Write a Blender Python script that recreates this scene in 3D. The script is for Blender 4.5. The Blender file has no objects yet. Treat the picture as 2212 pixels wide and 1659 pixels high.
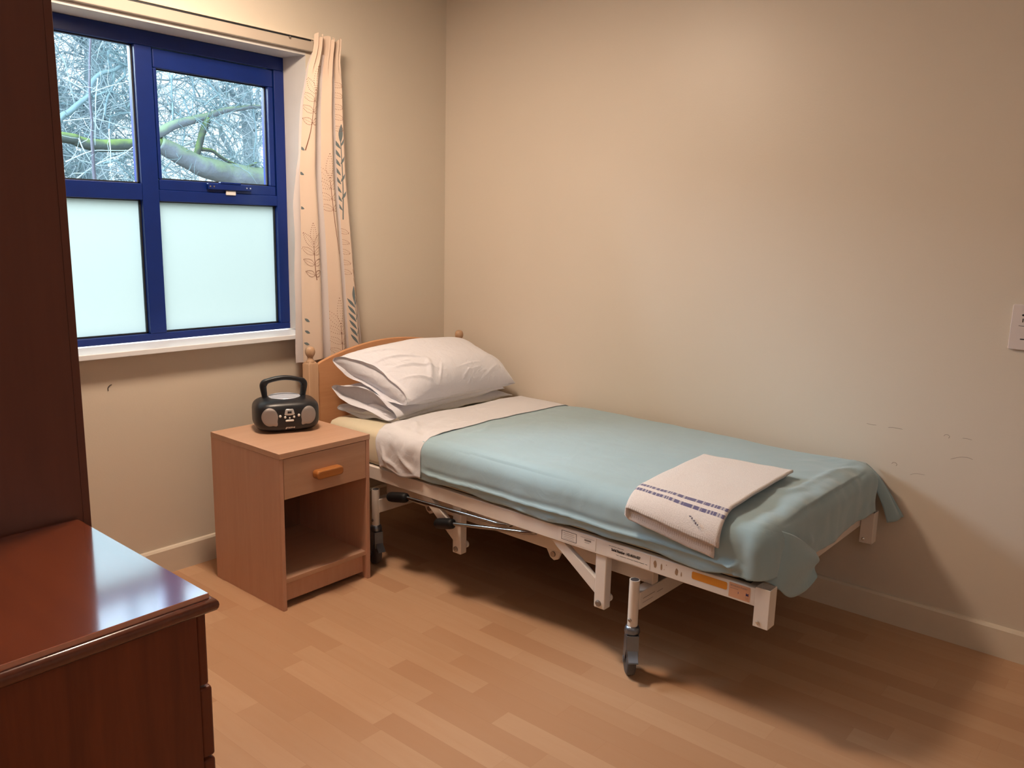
import bpy, bmesh, math, random
from mathutils import Vector, Matrix, noise

random.seed(7)
PI = math.pi
COL = bpy.context.scene.collection

# ------------------------------------------------------------------ helpers
def srgb(r, g, b):
    f = lambda c: (c / 255 / 12.92) if c / 255 <= .04045 else ((c / 255 + .055) / 1.055) ** 2.4
    return (f(r), f(g), f(b), 1)

def new_mat(name):
    m = bpy.data.materials.new(name); m.use_nodes = True
    nt = m.node_tree; nt.nodes.clear()
    out = nt.nodes.new('ShaderNodeOutputMaterial')
    p = nt.nodes.new('ShaderNodeBsdfPrincipled')
    nt.links.new(p.outputs[0], out.inputs[0])
    return m, nt, p, out

def N(nt, t, **kw):
    n = nt.nodes.new(t)
    for k, v in kw.items():
        setattr(n, k, v)
    return n

def math_node(nt, op, a, b=None, c=None):
    n = nt.nodes.new('ShaderNodeMath'); n.operation = op
    for i, v in enumerate((a, b, c)):
        if v is None: continue
        if isinstance(v, (int, float)): n.inputs[i].default_value = v
        else: nt.links.new(v, n.inputs[i])
    return n.outputs[0]

def mix_col(nt, fac, a, b, mode='MIX'):
    n = nt.nodes.new('ShaderNodeMix'); n.data_type = 'RGBA'; n.blend_type = mode
    for sock, v in ((n.inputs[0], fac), (n.inputs[6], a), (n.inputs[7], b)):
        if isinstance(v, (int, float)): sock.default_value = v
        elif isinstance(v, tuple): sock.default_value = v
        else: nt.links.new(v, sock)
    return n.outputs[2]

def simple(name, col, rough=.5, metal=0, spec=.5, var=.06, nscale=12, bump=0, bscale=200, coat=0, stretch=None, translucent=0):
    """painted / plastic / fabric material: base colour with soft procedural variation and optional fine bump"""
    m, nt, p, out = new_mat(name)
    tc = N(nt, 'ShaderNodeTexCoord')
    mp = N(nt, 'ShaderNodeMapping')
    if stretch: mp.inputs['Scale'].default_value = stretch
    nt.links.new(tc.outputs['Object'], mp.inputs[0])
    nz = N(nt, 'ShaderNodeTexNoise'); nz.inputs['Scale'].default_value = nscale; nz.inputs['Detail'].default_value = 4
    nt.links.new(mp.outputs[0], nz.inputs['Vector'])
    dark = tuple(c * (1 - var * 2) for c in col[:3]) + (1,)
    light = tuple(min(1, c * (1 + var * 2)) for c in col[:3]) + (1,)
    nt.links.new(mix_col(nt, nz.outputs[0], dark, light), p.inputs['Base Color'])
    p.inputs['Roughness'].default_value = rough
    p.inputs['Metallic'].default_value = metal
    p.inputs['Specular IOR Level'].default_value = spec
    p.inputs['Coat Weight'].default_value = coat
    if bump:
        n2 = N(nt, 'ShaderNodeTexNoise'); n2.inputs['Scale'].default_value = bscale; n2.inputs['Detail'].default_value = 3
        nt.links.new(mp.outputs[0], n2.inputs['Vector'])
        b = N(nt, 'ShaderNodeBump'); b.inputs['Strength'].default_value = bump; b.inputs['Distance'].default_value = .002
        nt.links.new(n2.outputs[0], b.inputs['Height']); nt.links.new(b.outputs[0], p.inputs['Normal'])
    return m

def wood(name, c1, c2, rough=.4, axis='z', scale=1.0, coat=0, coat_rough=.1, spec=.5, coat_ior=1.5):
    m, nt, p, out = new_mat(name)
    tc = N(nt, 'ShaderNodeTexCoord'); mp = N(nt, 'ShaderNodeMapping')
    s = {'x': (1.2, 16, 16), 'y': (16, 1.2, 16), 'z': (16, 16, 1.2)}[axis]
    mp.inputs['Scale'].default_value = tuple(v * scale for v in s)
    nt.links.new(tc.outputs['Object'], mp.inputs[0])
    nz = N(nt, 'ShaderNodeTexNoise'); nz.inputs['Scale'].default_value = 1.6; nz.inputs['Detail'].default_value = 6
    nz.inputs['Distortion'].default_value = .6
    nt.links.new(mp.outputs[0], nz.inputs['Vector'])
    n2 = N(nt, 'ShaderNodeTexNoise'); n2.inputs['Scale'].default_value = 9; n2.inputs['Detail'].default_value = 3
    nt.links.new(mp.outputs[0], n2.inputs['Vector'])
    f = math_node(nt, 'ADD', math_node(nt, 'MULTIPLY', nz.outputs[0], .7), math_node(nt, 'MULTIPLY', n2.outputs[0], .3))
    ramp = N(nt, 'ShaderNodeValToRGB')
    ramp.color_ramp.elements[0].position = .3; ramp.color_ramp.elements[1].position = .72
    ramp.color_ramp.elements[0].color = c1; ramp.color_ramp.elements[1].color = c2
    nt.links.new(f, ramp.inputs[0]); nt.links.new(ramp.outputs[0], p.inputs['Base Color'])
    p.inputs['Roughness'].default_value = rough; p.inputs['Specular IOR Level'].default_value = spec
    p.inputs['Coat Weight'].default_value = coat; p.inputs['Coat Roughness'].default_value = coat_rough
    p.inputs['Coat IOR'].default_value = coat_ior
    return m

class MB:
    """collects shapes into one bmesh"""
    def __init__(s): s.bm = bmesh.new(); s.mi = 0
    def _mark(s, faces):
        for f in faces: f.material_index = s.mi
        return s
    def box(s, x0, x1, y0, y1, z0, z1, rot=None, piv=None):
        vs = [s.bm.verts.new(p) for p in ((x0,y0,z0),(x1,y0,z0),(x1,y1,z0),(x0,y1,z0),(x0,y0,z1),(x1,y0,z1),(x1,y1,z1),(x0,y1,z1))]
        if rot is not None:
            pv = Vector(piv) if piv is not None else Vector(((x0+x1)/2,(y0+y1)/2,(z0+z1)/2))
            for v in vs: v.co = rot @ (v.co - pv) + pv
        fs = [s.bm.faces.new([vs[i] for i in q]) for q in ((3,2,1,0),(4,5,6,7),(0,1,5,4),(1,2,6,5),(2,3,7,6),(3,0,4,7))]
        return s._mark(fs)
    def ring_loft(s, rings, cap0=True, cap1=True, closed=True):
        rs = [[s.bm.verts.new(p) for p in r] for r in rings]
        fs = []
        n = len(rs[0])
        for a, b in zip(rs, rs[1:]):
            for i in range(n if closed else n - 1):
                j = (i + 1) % n
                fs.append(s.bm.faces.new((a[i], a[j], b[j], b[i])))
        if cap0: fs.append(s.bm.faces.new(rs[0][::-1]))
        if cap1: fs.append(s.bm.faces.new(rs[-1]))
        return s._mark(fs)
    def lathe(s, prof, c=(0,0,0), seg=24, axis='z', cap=True):
        rings = []
        for r, h in prof:
            ring = []
            for i in range(seg):
                a = 2 * PI * i / seg
                p = (r*math.cos(a), r*math.sin(a), h)
                if axis == 'x': p = (h, r*math.cos(a), r*math.sin(a))
                if axis == 'y': p = (r*math.sin(a), h, r*math.cos(a))
                ring.append((p[0]+c[0], p[1]+c[1], p[2]+c[2]))
            rings.append(ring)
        return s.ring_loft(rings, cap, cap)
    def tube(s, pts, rad, seg=10, cap=True):
        pts = [Vector(p) for p in pts]
        if isinstance(rad, (int, float)): rad = [rad] * len(pts)
        rings = []; up = None
        for i, p in enumerate(pts):
            d = (pts[min(i+1, len(pts)-1)] - pts[max(i-1, 0)]).normalized()
            if up is None:
                up = Vector((0,0,1)) if abs(d.z) < .9 else Vector((1,0,0))
            side = d.cross(up).normalized(); up = side.cross(d).normalized()
            rings.append([p + (side*math.cos(2*PI*k/seg) + up*math.sin(2*PI*k/seg)) * rad[i] for k in range(seg)])
        return s.ring_loft(rings, cap, cap)
    def sphere(s, c, r, seg=20, rings=12, sc=(1,1,1)):
        prof = []
        m = Matrix.Translation(c) @ Matrix.Diagonal((r*sc[0], r*sc[1], r*sc[2], 1))
        res = bmesh.ops.create_uvsphere(s.bm, u_segments=seg, v_segments=rings, radius=1, matrix=m)
        return s._mark({f for v in res['verts'] for f in v.link_faces})
    def prism(s, poly, h0, h1, plane='xy'):
        """extrude a 2-D polygon; plane names the polygon's axes"""
        def P(a, b, h):
            return {'xy': (a,b,h), 'xz': (a,h,b), 'yz': (h,a,b)}[plane]
        return s.ring_loft([[P(a,b,h0) for a,b in poly], [P(a,b,h1) for a,b in poly]])
    def grid(s, fn, nu, nv, close_u=False):
        vs = [[s.bm.verts.new(fn(i/nu, j/nv)) for j in range(nv+1)] for i in range(nu + (0 if close_u else 1))]
        fs = []
        n = len(vs)
        for i in range(nu):
            for j in range(nv):
                fs.append(s.bm.faces.new((vs[i][j], vs[(i+1) % n][j], vs[(i+1) % n][j+1], vs[i][j+1])))
        return s._mark(fs)
    def build(s, name, mats, parent=None, smooth=False, bevel=0, loc=None, rotz=None, merge=0, seg=2, auto=None):
        if merge: bmesh.ops.remove_doubles(s.bm, verts=s.bm.verts, dist=merge)
        bmesh.ops.recalc_face_normals(s.bm, faces=s.bm.faces)
        me = bpy.data.meshes.new(name); s.bm.to_mesh(me); s.bm.free()
        if not isinstance(mats, (list, tuple)): mats = [mats]
        for m in mats: me.materials.append(m)
        if smooth: me.shade_smooth()
        o = bpy.data.objects.new(name, me); COL.objects.link(o)
        if parent: o.parent = parent
        if loc is not None: o.location = loc
        if rotz is not None: o.rotation_euler = (0,0,rotz)
        if bevel:
            b = o.modifiers.new('bevel', 'BEVEL'); b.width = bevel; b.segments = seg; b.limit_method = 'ANGLE'; b.angle_limit = math.radians(40)
            b.harden_normals = True; me.shade_smooth()
        elif auto:
            for e in me.edges: pass
            me.set_sharp_from_angle(angle=math.radians(auto))
        return o

def tag(o, label, cat, group=None, kind=None):
    o['label'] = label; o['category'] = cat
    if group: o['group'] = group
    if kind: o['kind'] = kind
    return o
def thing(name, label, cat, loc=(0,0,0), rotz=0, group=None):
    o = bpy.data.objects.new(name, None); COL.objects.link(o); o.empty_display_size = .1
    o.location = loc; o.rotation_euler = (0,0,rotz)
    return tag(o, label, cat, group)
def struct(o): o['kind'] = 'structure'; return o

def text_verts(txt, size, xf, mb, bold=0, shear=0, sx=1.0):
    """adds lettering (flat filled glyphs) to a shape collector; xf maps (right, up) to a point"""
    cu = bpy.data.curves.new('lettering', 'FONT'); cu.body = txt; cu.size = size; cu.shear = shear
    cu.offset = bold; cu.resolution_u = 3
    ob = bpy.data.objects.new('lettering', cu); COL.objects.link(ob)
    dg = bpy.context.evaluated_depsgraph_get(); dg.update()
    me = bpy.data.meshes.new_from_object(ob.evaluated_get(dg))
    vs = [mb.bm.verts.new(xf(v.co.x * sx, v.co.y)) for v in me.vertices]
    for p in me.polygons:
        try:
            f = mb.bm.faces.new([vs[i] for i in p.vertices]); f.material_index = mb.mi
        except ValueError: pass
    w = max((v.co.x for v in me.vertices), default=0) * sx
    bpy.data.objects.remove(ob); bpy.data.curves.remove(cu); bpy.data.meshes.remove(me)
    return w

def rrect(w, h, r, n=5, cx=0, cy=0):
    pts = []
    for k, (sx, sy) in enumerate(((1,1),(-1,1),(-1,-1),(1,-1))):
        for i in range(n + 1):
            a = PI/2*k + PI/2*i/n
            pts.append((cx + sx*(w/2 - r) + r*math.cos(a), cy + sy*(h/2 - r) + r*math.sin(a)))
    return pts

def catmull(pts, n=5):
    P = [Vector(p) for p in pts]
    if len(P) < 3: return [P[0].lerp(P[-1], i/n) for i in range(n+1)]
    out = []
    for i in range(len(P)-1):
        p0, p1, p2, p3 = P[max(i-1,0)], P[i], P[i+1], P[min(i+2,len(P)-1)]
        for k in range(n):
            t = k/n
            out.append(.5*((2*p1)+(p2-p0)*t+(2*p0-5*p1+4*p2-p3)*t*t+(3*p1-p0-3*p2+p3)*t**3))
    out.append(P[-1]); return out

# ------------------------------------------------------------------ materials
# wall paint: cream eggshell with roller texture
def wall_paint(name, col, rough=.42):
    m, nt, p, out = new_mat(name)
    tc = N(nt, 'ShaderNodeTexCoord')
    nz = N(nt, 'ShaderNodeTexNoise'); nz.inputs['Scale'].default_value = 1.3; nz.inputs['Detail'].default_value = 3
    nt.links.new(tc.outputs['Object'], nz.inputs['Vector'])
    nt.links.new(mix_col(nt, nz.outputs[0], tuple(c*.96 for c in col[:3])+(1,), tuple(min(1,c*1.04) for c in col[:3])+(1,)), p.inputs['Base Color'])
    n2 = N(nt, 'ShaderNodeTexNoise'); n2.inputs['Scale'].default_value = 160; n2.inputs['Detail'].default_value = 2
    nt.links.new(tc.outputs['Object'], n2.inputs['Vector'])
    n3 = N(nt, 'ShaderNodeTexNoise'); n3.inputs['Scale'].default_value = 5; n3.inputs['Detail'].default_value = 2
    nt.links.new(tc.outputs['Object'], n3.inputs['Vector'])
    h = math_node(nt, 'ADD', n2.outputs[0], math_node(nt, 'MULTIPLY', n3.outputs[0], 4))
    b = N(nt, 'ShaderNodeBump'); b.inputs['Strength'].default_value = .12; b.inputs['Distance'].default_value = .002
    nt.links.new(h, b.inputs['Height']); nt.links.new(b.outputs[0], p.inputs['Normal'])
    p.inputs['Roughness'].default_value = rough; p.inputs['Specular IOR Level'].default_value = .5
    return m
WALL = wall_paint('cream_wall_paint', (.68, .605, .515, 1), .41)
WALLB = wall_paint('cream_wall_paint_window_side', (.68, .61, .51, 1), .5)
CEIL = simple('ceiling_white', (.8,.78,.74,1), .8)
SKIRT = simple('skirting_gloss', (.72,.64,.53,1), .3, var=.03)
REVEAL = simple('reveal_white', (.60,.585,.57,1), .5, var=.03)
SILLM = simple('sill_white', (.80,.82,.86,1), .25, var=.02)
BLUE = simple('blue_frame_paint', (.003,.020,.155,1), .34, var=.08, spec=.4)
GASKET = simple('black_gasket', (.012,.014,.018,1), .5)
WHITEPL = simple('white_plastic', (.75,.73,.70,1), .35, var=.02)
METAL = simple('bright_metal', (.7,.68,.65,1), .3, metal=1)
SCREW = simple('dull_screw', (.35,.32,.30,1), .4, metal=1)
BEECH = wood('pale_beech_laminate', srgb(196,150,126), srgb(206,162,138), .42, 'z', 1)
BEECHX = wood('pale_beech_laminate_top', srgb(186,146,120), srgb(196,158,132), .38, 'x', 1)
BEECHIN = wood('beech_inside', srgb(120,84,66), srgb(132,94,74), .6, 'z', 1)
PINE = wood('orange_pine_handle', srgb(160,98,48), srgb(182,118,62), .28, 'x', 2, coat=.4)
HEADW = wood('orange_beech_headboard', srgb(196,142,100), srgb(208,156,114), .4, 'x', 1)
POSTW = wood('bleached_beech_post', srgb(176,140,110), srgb(188,154,124), .38, 'z', 1)
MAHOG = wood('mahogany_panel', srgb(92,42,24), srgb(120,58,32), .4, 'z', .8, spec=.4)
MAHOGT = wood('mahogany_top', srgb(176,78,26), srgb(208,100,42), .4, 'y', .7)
def lacquer(m, fac):
    nt = m.node_tree; out = next(n for n in nt.nodes if n.type == 'OUTPUT_MATERIAL'); p = next(n for n in nt.nodes if n.type == 'BSDF_PRINCIPLED')
    gl = N(nt, 'ShaderNodeBsdfGlossy'); gl.inputs['Color'].default_value = (.74,.86,1,1); gl.inputs['Roughness'].default_value = .11
    lw = N(nt, 'ShaderNodeLayerWeight'); lw.inputs['Blend'].default_value = .5
    f = math_node(nt, 'MULTIPLY', math_node(nt, 'ADD', .35, lw.outputs['Facing']), fac)
    mx = N(nt, 'ShaderNodeMixShader'); nt.links.new(f, mx.inputs[0]); nt.links.new(p.outputs[0], mx.inputs[1]); nt.links.new(gl.outputs[0], mx.inputs[2])
    nt.links.new(mx.outputs[0], out.inputs[0])
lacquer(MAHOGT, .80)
MAHOGE = wood('mahogany_edge', srgb(84,38,24), srgb(104,50,30), .25, 'y', .8, coat=.5, coat_rough=.12)
WARD = wood('dark_wardrobe_veneer', srgb(92,56,48), srgb(102,62,52), .5, 'z', .5, spec=.3)
STEEL = simple('white_painted_steel', (.74,.67,.61,1), .33, var=.03, nscale=8)
STEELIN = simple('tube_inside', (.05,.045,.05,1), .6)
CHROME = simple('chrome', (.30,.285,.275,1), .16, metal=1, var=.02)
ZINC = simple('zinc_caster', (.20,.23,.28,1), .35, metal=.9, var=.1, nscale=30)
RUBBER = simple('grey_rubber', (.07,.07,.075,1), .6)
BLACKP = simple('black_grip', (.006,.006,.007,1), .5, spec=.25)
DECK = simple('dark_deck', (.10,.09,.085,1), .6)
AMBER = simple('amber_label', srgb(206,132,40), .35, var=.05)
PAPER = simple('sticker_paper', (.76,.69,.63,1), .5, var=.03)
PAPER2 = simple('beige_sticker', srgb(214,160,126), .5, var=.05)
GLUE = simple('old_glue', srgb(150,120,92), .6, var=.1, nscale=60)
INK = simple('black_ink', (.02,.018,.018,1), .6)
INKF = simple('faded_ink', (.22,.18,.16,1), .6)
INKB = simple('blue_ink', (.02,.02,.12,1), .6)

def cloth(name, col, rough=.85, weave=900, strength=.15, sheen=.3, wr=0, wr_scale=9):
    m, nt, p, out = new_mat(name)
    tc = N(nt, 'ShaderNodeTexCoord')
    nz = N(nt, 'ShaderNodeTexNoise'); nz.inputs['Scale'].default_value = 5; nz.inputs['Detail'].default_value = 4
    nt.links.new(tc.outputs['Object'], nz.inputs['Vector'])
    nt.links.new(mix_col(nt, nz.outputs[0], tuple(c*.95 for c in col[:3])+(1,), tuple(min(1,c*1.05) for c in col[:3])+(1,)), p.inputs['Base Color'])
    n2 = N(nt, 'ShaderNodeTexNoise'); n2.inputs['Scale'].default_value = weave; n2.inputs['Detail'].default_value = 2
    nt.links.new(tc.outputs['Object'], n2.inputs['Vector'])
    h = n2.outputs[0]
    if wr:
        n3 = N(nt, 'ShaderNodeTexNoise'); n3.inputs['Scale'].default_value = wr_scale; n3.inputs['Detail'].default_value = 5; n3.inputs['Distortion'].default_value = 1.2
        nt.links.new(tc.outputs['Object'], n3.inputs['Vector'])
        rd = math_node(nt, 'ABSOLUTE', math_node(nt, 'SUBTRACT', n3.outputs[0], .5))
        h = math_node(nt, 'ADD', math_node(nt, 'MULTIPLY', h, .3), math_node(nt, 'MULTIPLY', rd, wr))
    b = N(nt, 'ShaderNodeBump'); b.inputs['Strength'].default_value = strength; b.inputs['Distance'].default_value = .003
    nt.links.new(h, b.inputs['Height']); nt.links.new(b.outputs[0], p.inputs['Normal'])
    p.inputs['Roughness'].default_value = rough; p.inputs['Specular IOR Level'].default_value = .25
    p.inputs['Sheen Weight'].default_value = sheen
    return m
SPREAD = cloth('pale_green_blue_cotton', srgb(154,180,190), wr=5, strength=.22, wr_scale=7)
SHEET = cloth('white_sheet_cotton', (.67,.665,.70,1), wr=5, strength=.38, wr_scale=9)
PILLOWM = cloth('white_pillowcase', (.74,.745,.81,1), wr=6, strength=.55, wr_scale=10)
MATT = cloth('cream_fitted_sheet', srgb(218,206,178), wr=2, strength=.15)
CURT = cloth('cream_curtain', srgb(210,190,173), wr=2, strength=.1, weave=1200)
LINING = cloth('grey_white_lining', srgb(212,204,204), strength=.05)
PRINTB = simple('brown_print', srgb(112,72,54), .9)
PRINTG = simple('grey_print', srgb(98,110,114), .9)
PRINTT = simple('taupe_print', srgb(176,150,128), .9)

# laminate floor: three-strip beech, strips run along y
def floor_mat():
    m, nt, p, out = new_mat('beech_laminate_floor')
    g = N(nt, 'ShaderNodeNewGeometry'); sx = N(nt, 'ShaderNodeSeparateXYZ'); nt.links.new(g.outputs['Position'], sx.inputs[0])
    X, Y = sx.outputs[0], sx.outputs[1]
    u = math_node(nt, 'DIVIDE', X, .077)
    row = math_node(nt, 'FLOOR', u); fu = math_node(nt, 'FRACT', u)
    w1 = N(nt, 'ShaderNodeTexWhiteNoise', noise_dimensions='1D'); nt.links.new(row, w1.inputs['W'])
    v = math_node(nt, 'ADD', math_node(nt, 'DIVIDE', Y, .44), math_node(nt, 'MULTIPLY', w1.outputs[0], 7))
    cell = math_node(nt, 'FLOOR', v); fv = math_node(nt, 'FRACT', v)
    cb = N(nt, 'ShaderNodeCombineXYZ'); nt.links.new(row, cb.inputs[0]); nt.links.new(cell, cb.inputs[1])
    w2 = N(nt, 'ShaderNodeTexWhiteNoise', noise_dimensions='2D'); nt.links.new(cb.outputs[0], w2.inputs['Vector'])
    ramp = N(nt, 'ShaderNodeValToRGB')
    ramp.color_ramp.elements[0].color = srgb(182,141,109); ramp.color_ramp.elements[1].color = srgb(197,159,127)
    e = ramp.color_ramp.elements.new(.55); e.color = srgb(192,154,122)
    nt.links.new(w2.outputs[0], ramp.inputs[0])
    # grain
    ad = N(nt, 'ShaderNodeVectorMath', operation='ADD'); nt.links.new(g.outputs['Position'], ad.inputs[0])
    sc = N(nt, 'ShaderNodeVectorMath', operation='SCALE'); nt.links.new(w2.outputs[1], sc.inputs[0]); sc.inputs['Scale'].default_value = 10
    nt.links.new(sc.outputs[0], ad.inputs[1])
    mp = N(nt, 'ShaderNodeMapping'); mp.inputs['Scale'].default_value = (34, 3.2, 1); nt.links.new(ad.outputs[0], mp.inputs[0])
    nz = N(nt, 'ShaderNodeTexNoise'); nz.inputs['Scale'].default_value = 1; nz.inputs['Detail'].default_value = 5; nz.inputs['Distortion'].default_value = .8
    nt.links.new(mp.outputs[0], nz.inputs['Vector'])
    gr = mix_col(nt, math_node(nt, 'MULTIPLY', math_node(nt, 'SUBTRACT', nz.outputs[0], .35), .5), ramp.outputs[0], srgb(178,130,90))
    # seams
    seam = math_node(nt, 'MINIMUM', math_node(nt, 'MINIMUM', fu, math_node(nt, 'SUBTRACT', 1, fu)),
                     math_node(nt, 'MULTIPLY', math_node(nt, 'MINIMUM', fv, math_node(nt, 'SUBTRACT', 1, fv)), 6))
    sm = math_node(nt, 'LESS_THAN', seam, .012)
    nt.links.new(mix_col(nt, math_node(nt, 'MULTIPLY', sm, .13), gr, srgb(140,96,60)), p.inputs['Base Color'])
    p.inputs['Roughness'].default_value = .38; p.inputs['Specular IOR Level'].default_value = .35
    return m
FLOOR = floor_mat()

def glass_clear():
    m, nt, p, out = new_mat('clear_glass')
    nt.nodes.remove(p)
    tr = N(nt, 'ShaderNodeBsdfTransparent'); tr.inputs[0].default_value = (.96,.99,.99,1)
    gl = N(nt, 'ShaderNodeBsdfGlossy'); gl.inputs['Roughness'].default_value = .02
    fr = N(nt, 'ShaderNodeFresnel'); fr.inputs[0].default_value = 1.35
    mx = N(nt, 'ShaderNodeMixShader'); nt.links.new(fr.outputs[0], mx.inputs[0]); nt.links.new(tr.outputs[0], mx.inputs[1]); nt.links.new(gl.outputs[0], mx.inputs[2])
    nt.links.new(mx.outputs[0], out.inputs[0]); return m
def glass_frost():
    m, nt, p, out = new_mat('frosted_glass')
    nt.nodes.remove(p)
    tr = N(nt, 'ShaderNodeBsdfTranslucent'); tr.inputs[0].default_value = (.43,.458,.43,1)
    gl = N(nt, 'ShaderNodeBsdfGlossy'); gl.inputs['Roughness'].default_value = .35
    mx = N(nt, 'ShaderNodeMixShader'); mx.inputs[0].default_value = .04
    nt.links.new(tr.outputs[0], mx.inputs[1]); nt.links.new(gl.outputs[0], mx.inputs[2]); nt.links.new(mx.outputs[0], out.inputs[0]); return m
CLEAR, FROST = glass_clear(), glass_frost()

# ------------------------------------------------------------------ the room
WX0, WX1, WZ0, WZ1 = -2.20, -.845, .903, 2.113     # window opening
ZC = 2.56
struct(MB().box(-4.1, .1, -4.3, .3, -.1, 0).build('floor', FLOOR))
struct(MB().box(-4.1, .1, -4.3, .3, ZC, ZC+.1).build('ceiling', CEIL))
mb = MB()
mb.box(-2.96, WX0, 0, .3, 0, ZC).box(WX1, 0, 0, .3, 0, ZC).box(WX0, WX1, 0, .3, 0, WZ0).box(WX0, WX1, 0, .3, WZ1, ZC)
wb = struct(mb.build('wall_back', WALLB))
wr = struct(MB().box(0, .1, -4.2, .3, 0, ZC).build('wall_right', WALL))
struct(MB().box(-2.96, -2.86, -2.25, 0, 0, ZC).build('wall_left', WALL))
struct(MB().box(-4.0, -2.96, -2.25, -2.15, 0, ZC).build('wall_recess', WALL))
struct(MB().box(-4.1, -4.0, -4.2, -2.15, 0, ZC).build('wall_entry', WALL))
struct(MB().box(-4.1, 0, -4.3, -4.2, 0, ZC).build('wall_front', WALL))
def skirting(name, a, b, nrm):
    # chamfered board, 0.108 high
    prof = [(0,0),(.016,0),(.016,.098),(.010,.106),(0,.108)]
    mb = MB(); ring = []
    for end in (a, b):
        ring.append([(end[0]+nrm[0]*d, end[1]+nrm[1]*d, z) for d, z in prof])
    mb.ring_loft(ring)
    return struct(mb.build(name, SKIRT))
skirting('baseboard_back', (-2.86,-.0005), (-.0,-.0005), (0,-1))
skirting('baseboard_right', (-.0005,0), (-.0005,-4.2), (-1,0))
# scuffs and scratches on the walls (marks belong to the wall they are on)
def arc_mark(mb, pts, r):
    r *= .75; mb.tube(catmull(pts, 4), [r*.4]+[r]*(len(pts)*4-5)+[r*.3], 5)
mb = MB(); arc_mark(mb, [(-1.757,-.001,.772),(-1.757,-.001,.784),(-1.750,-.001,.792),(-1.742,-.001,.795)], .0022)
mb.build('scuff_mark', simple('scuff_dark', (.06,.05,.05,1), .8), wb)
mb = MB()
for pts, r in (([(-.0,-2.462,.652),(0,-2.49,.665),(0,-2.515,.668),(0,-2.53,.664)], .0011),
               ([(0,-2.34,.570),(0,-2.36,.578),(0,-2.39,.5795)], .0009),
               ([(0,-2.175,.73),(0,-2.19,.728),(0,-2.21,.729)], .0012), ([(0,-2.25,.727),(0,-2.27,.730),(0,-2.30,.729)], .0012),
               ([(0,-2.49,.732),(0,-2.505,.733),(0,-2.52,.731)], .001)):
    arc_mark(mb, pts, r)
for y, z in ((-2.442,.729),(-2.285,.597)):
    arc_mark(mb, [(0,y+.009*math.cos(a),z+.007*math.sin(a)) for a in (0,1,2,3,4)], .0011)
mb.build('scuff_mark', simple('scuff_brown', (.36,.29,.24,1), .8), wr)

# ------------------------------------------------------------------ window
win = bpy.data.objects.new('window_1', None); COL.objects.link(win); win.location = (-1.5,.13,.93); struct(win)
win['label'] = 'blue framed four pane window with frosted lower panes'
WO = Vector((-1.5,.13,.93))
def wbox(mb, x0, x1, y0, y1, z0, z1):
    return mb.box(x0-WO.x, x1-WO.x, y0-WO.y, y1-WO.y, z0-WO.z, z1-WO.z)
FY0, FY1 = .13, .19
mb = MB()
wbox(mb, WX0+.03, -.865, FY0, FY1, 2.045, 2.10)      # head
wbox(mb, WX0+.03, -.865, FY0, FY1, .925, .953)       # bottom rail
wbox(mb, -.915, -.865, FY0, FY1, .953, 2.045)        # right jamb
wbox(mb, WX0+.03, -2.12, FY0, FY1, .953, 2.045)      # left jamb
wbox(mb, -1.519, -1.452, FY0, FY1, .953, 2.045)      # mullion
wbox(mb, -2.12, -1.519, FY0, FY1, 1.474, 1.536)      # left transom
wbox(mb, -1.452, -.915, FY0, FY1, 1.472, 1.516)      # right transom
mb.build('window_frame', BLUE, win, bevel=.003)
mb = MB()                                             # opening sash, upper right
sx0, sx1, sz0, sz1 = -1.448, -.919, 1.515, 2.042
wbox(mb, sx0, sx1, FY0+.004, FY1, 1.972, sz1); wbox(mb, sx0, sx1, FY0+.004, FY1, sz0, 1.556)
wbox(mb, sx0, -1.434, FY0+.004, FY1, 1.556, 1.972); wbox(mb, -.943, sx1, FY0+.004, FY1, 1.556, 1.972)
sash = mb.build('sash', BLUE, win, bevel=.004)
mb = MB(); wbox(mb, -1.25, -1.05, FY0-.014, FY0+.004, 1.528, 1.552)
wbox(mb, -1.195, -1.10, FY0-.016, FY0+.004, 1.552, 1.560)
hd = mb.build('sash_handle', BLUE, win, bevel=.003)
for x in (-1.243,-1.226,-1.075,-1.058): MB().lathe([(.0032,-.002),(.0032,.001)], (x-WO.x, FY0-.015-WO.y, 1.540-WO.z), 8, 'y').build('screw', METAL, hd)
mb = MB(); wbox(mb, -1.166, -1.121, FY0-.006, FY0+.001, 1.508, 1.526); mb.build('white_label', WHITEPL, win, bevel=.002)
def pane(name, x0, x1, z0, z1, mat, y=.160):
    mb = MB(); wbox(mb, x0-.004, x1+.004, y, y+.006, z0-.004, z1+.004); g = mb.build(name, mat, win)
    mb = MB()                                         # black gasket bead round the pane
    t = .006
    for a in ((x0,x1,z0-.001,z0+t),(x0,x1,z1-t*.6,z1+.001),(x0-.001,x0+t*.5,z0,z1),(x1-t,x1+.001,z0,z1)):
        wbox(mb, a[0],a[1], y-.009, y, a[2],a[3])
    mb.build('gasket', GASKET, g)
    return g
pane('pane', -2.12, -1.519, 1.536, 2.045, CLEAR); pane('pane', -1.434, -.943, 1.556, 1.972, CLEAR, .165)
f1 = pane('pane', -2.12, -1.519, .953, 1.474, FROST); f2 = pane('pane', -1.452, -.915, .953, 1.472, FROST)
f1['label'] = f2['label'] = 'frosted pane'
# reveal lining boards (white painted) and sill
mb = MB()
mb.prism([(-.845,-.001),(-.866,.13),(-.866,.19),(-.8449,.19)], .925, 2.113, 'xy')
mb.box(WX0, -.845, -.001, .19, 2.1005, 2.1128)
mb.box(WX0, WX0+.03, -.001, .19, .925, 2.10)
struct(mb.build('trim_1', REVEAL))
mb = MB(); wbox(mb, WX0-.0, -.838, -.052, .13, .901, .922); mb.build('window_sill', SILLM, win, bevel=.003)

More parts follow.
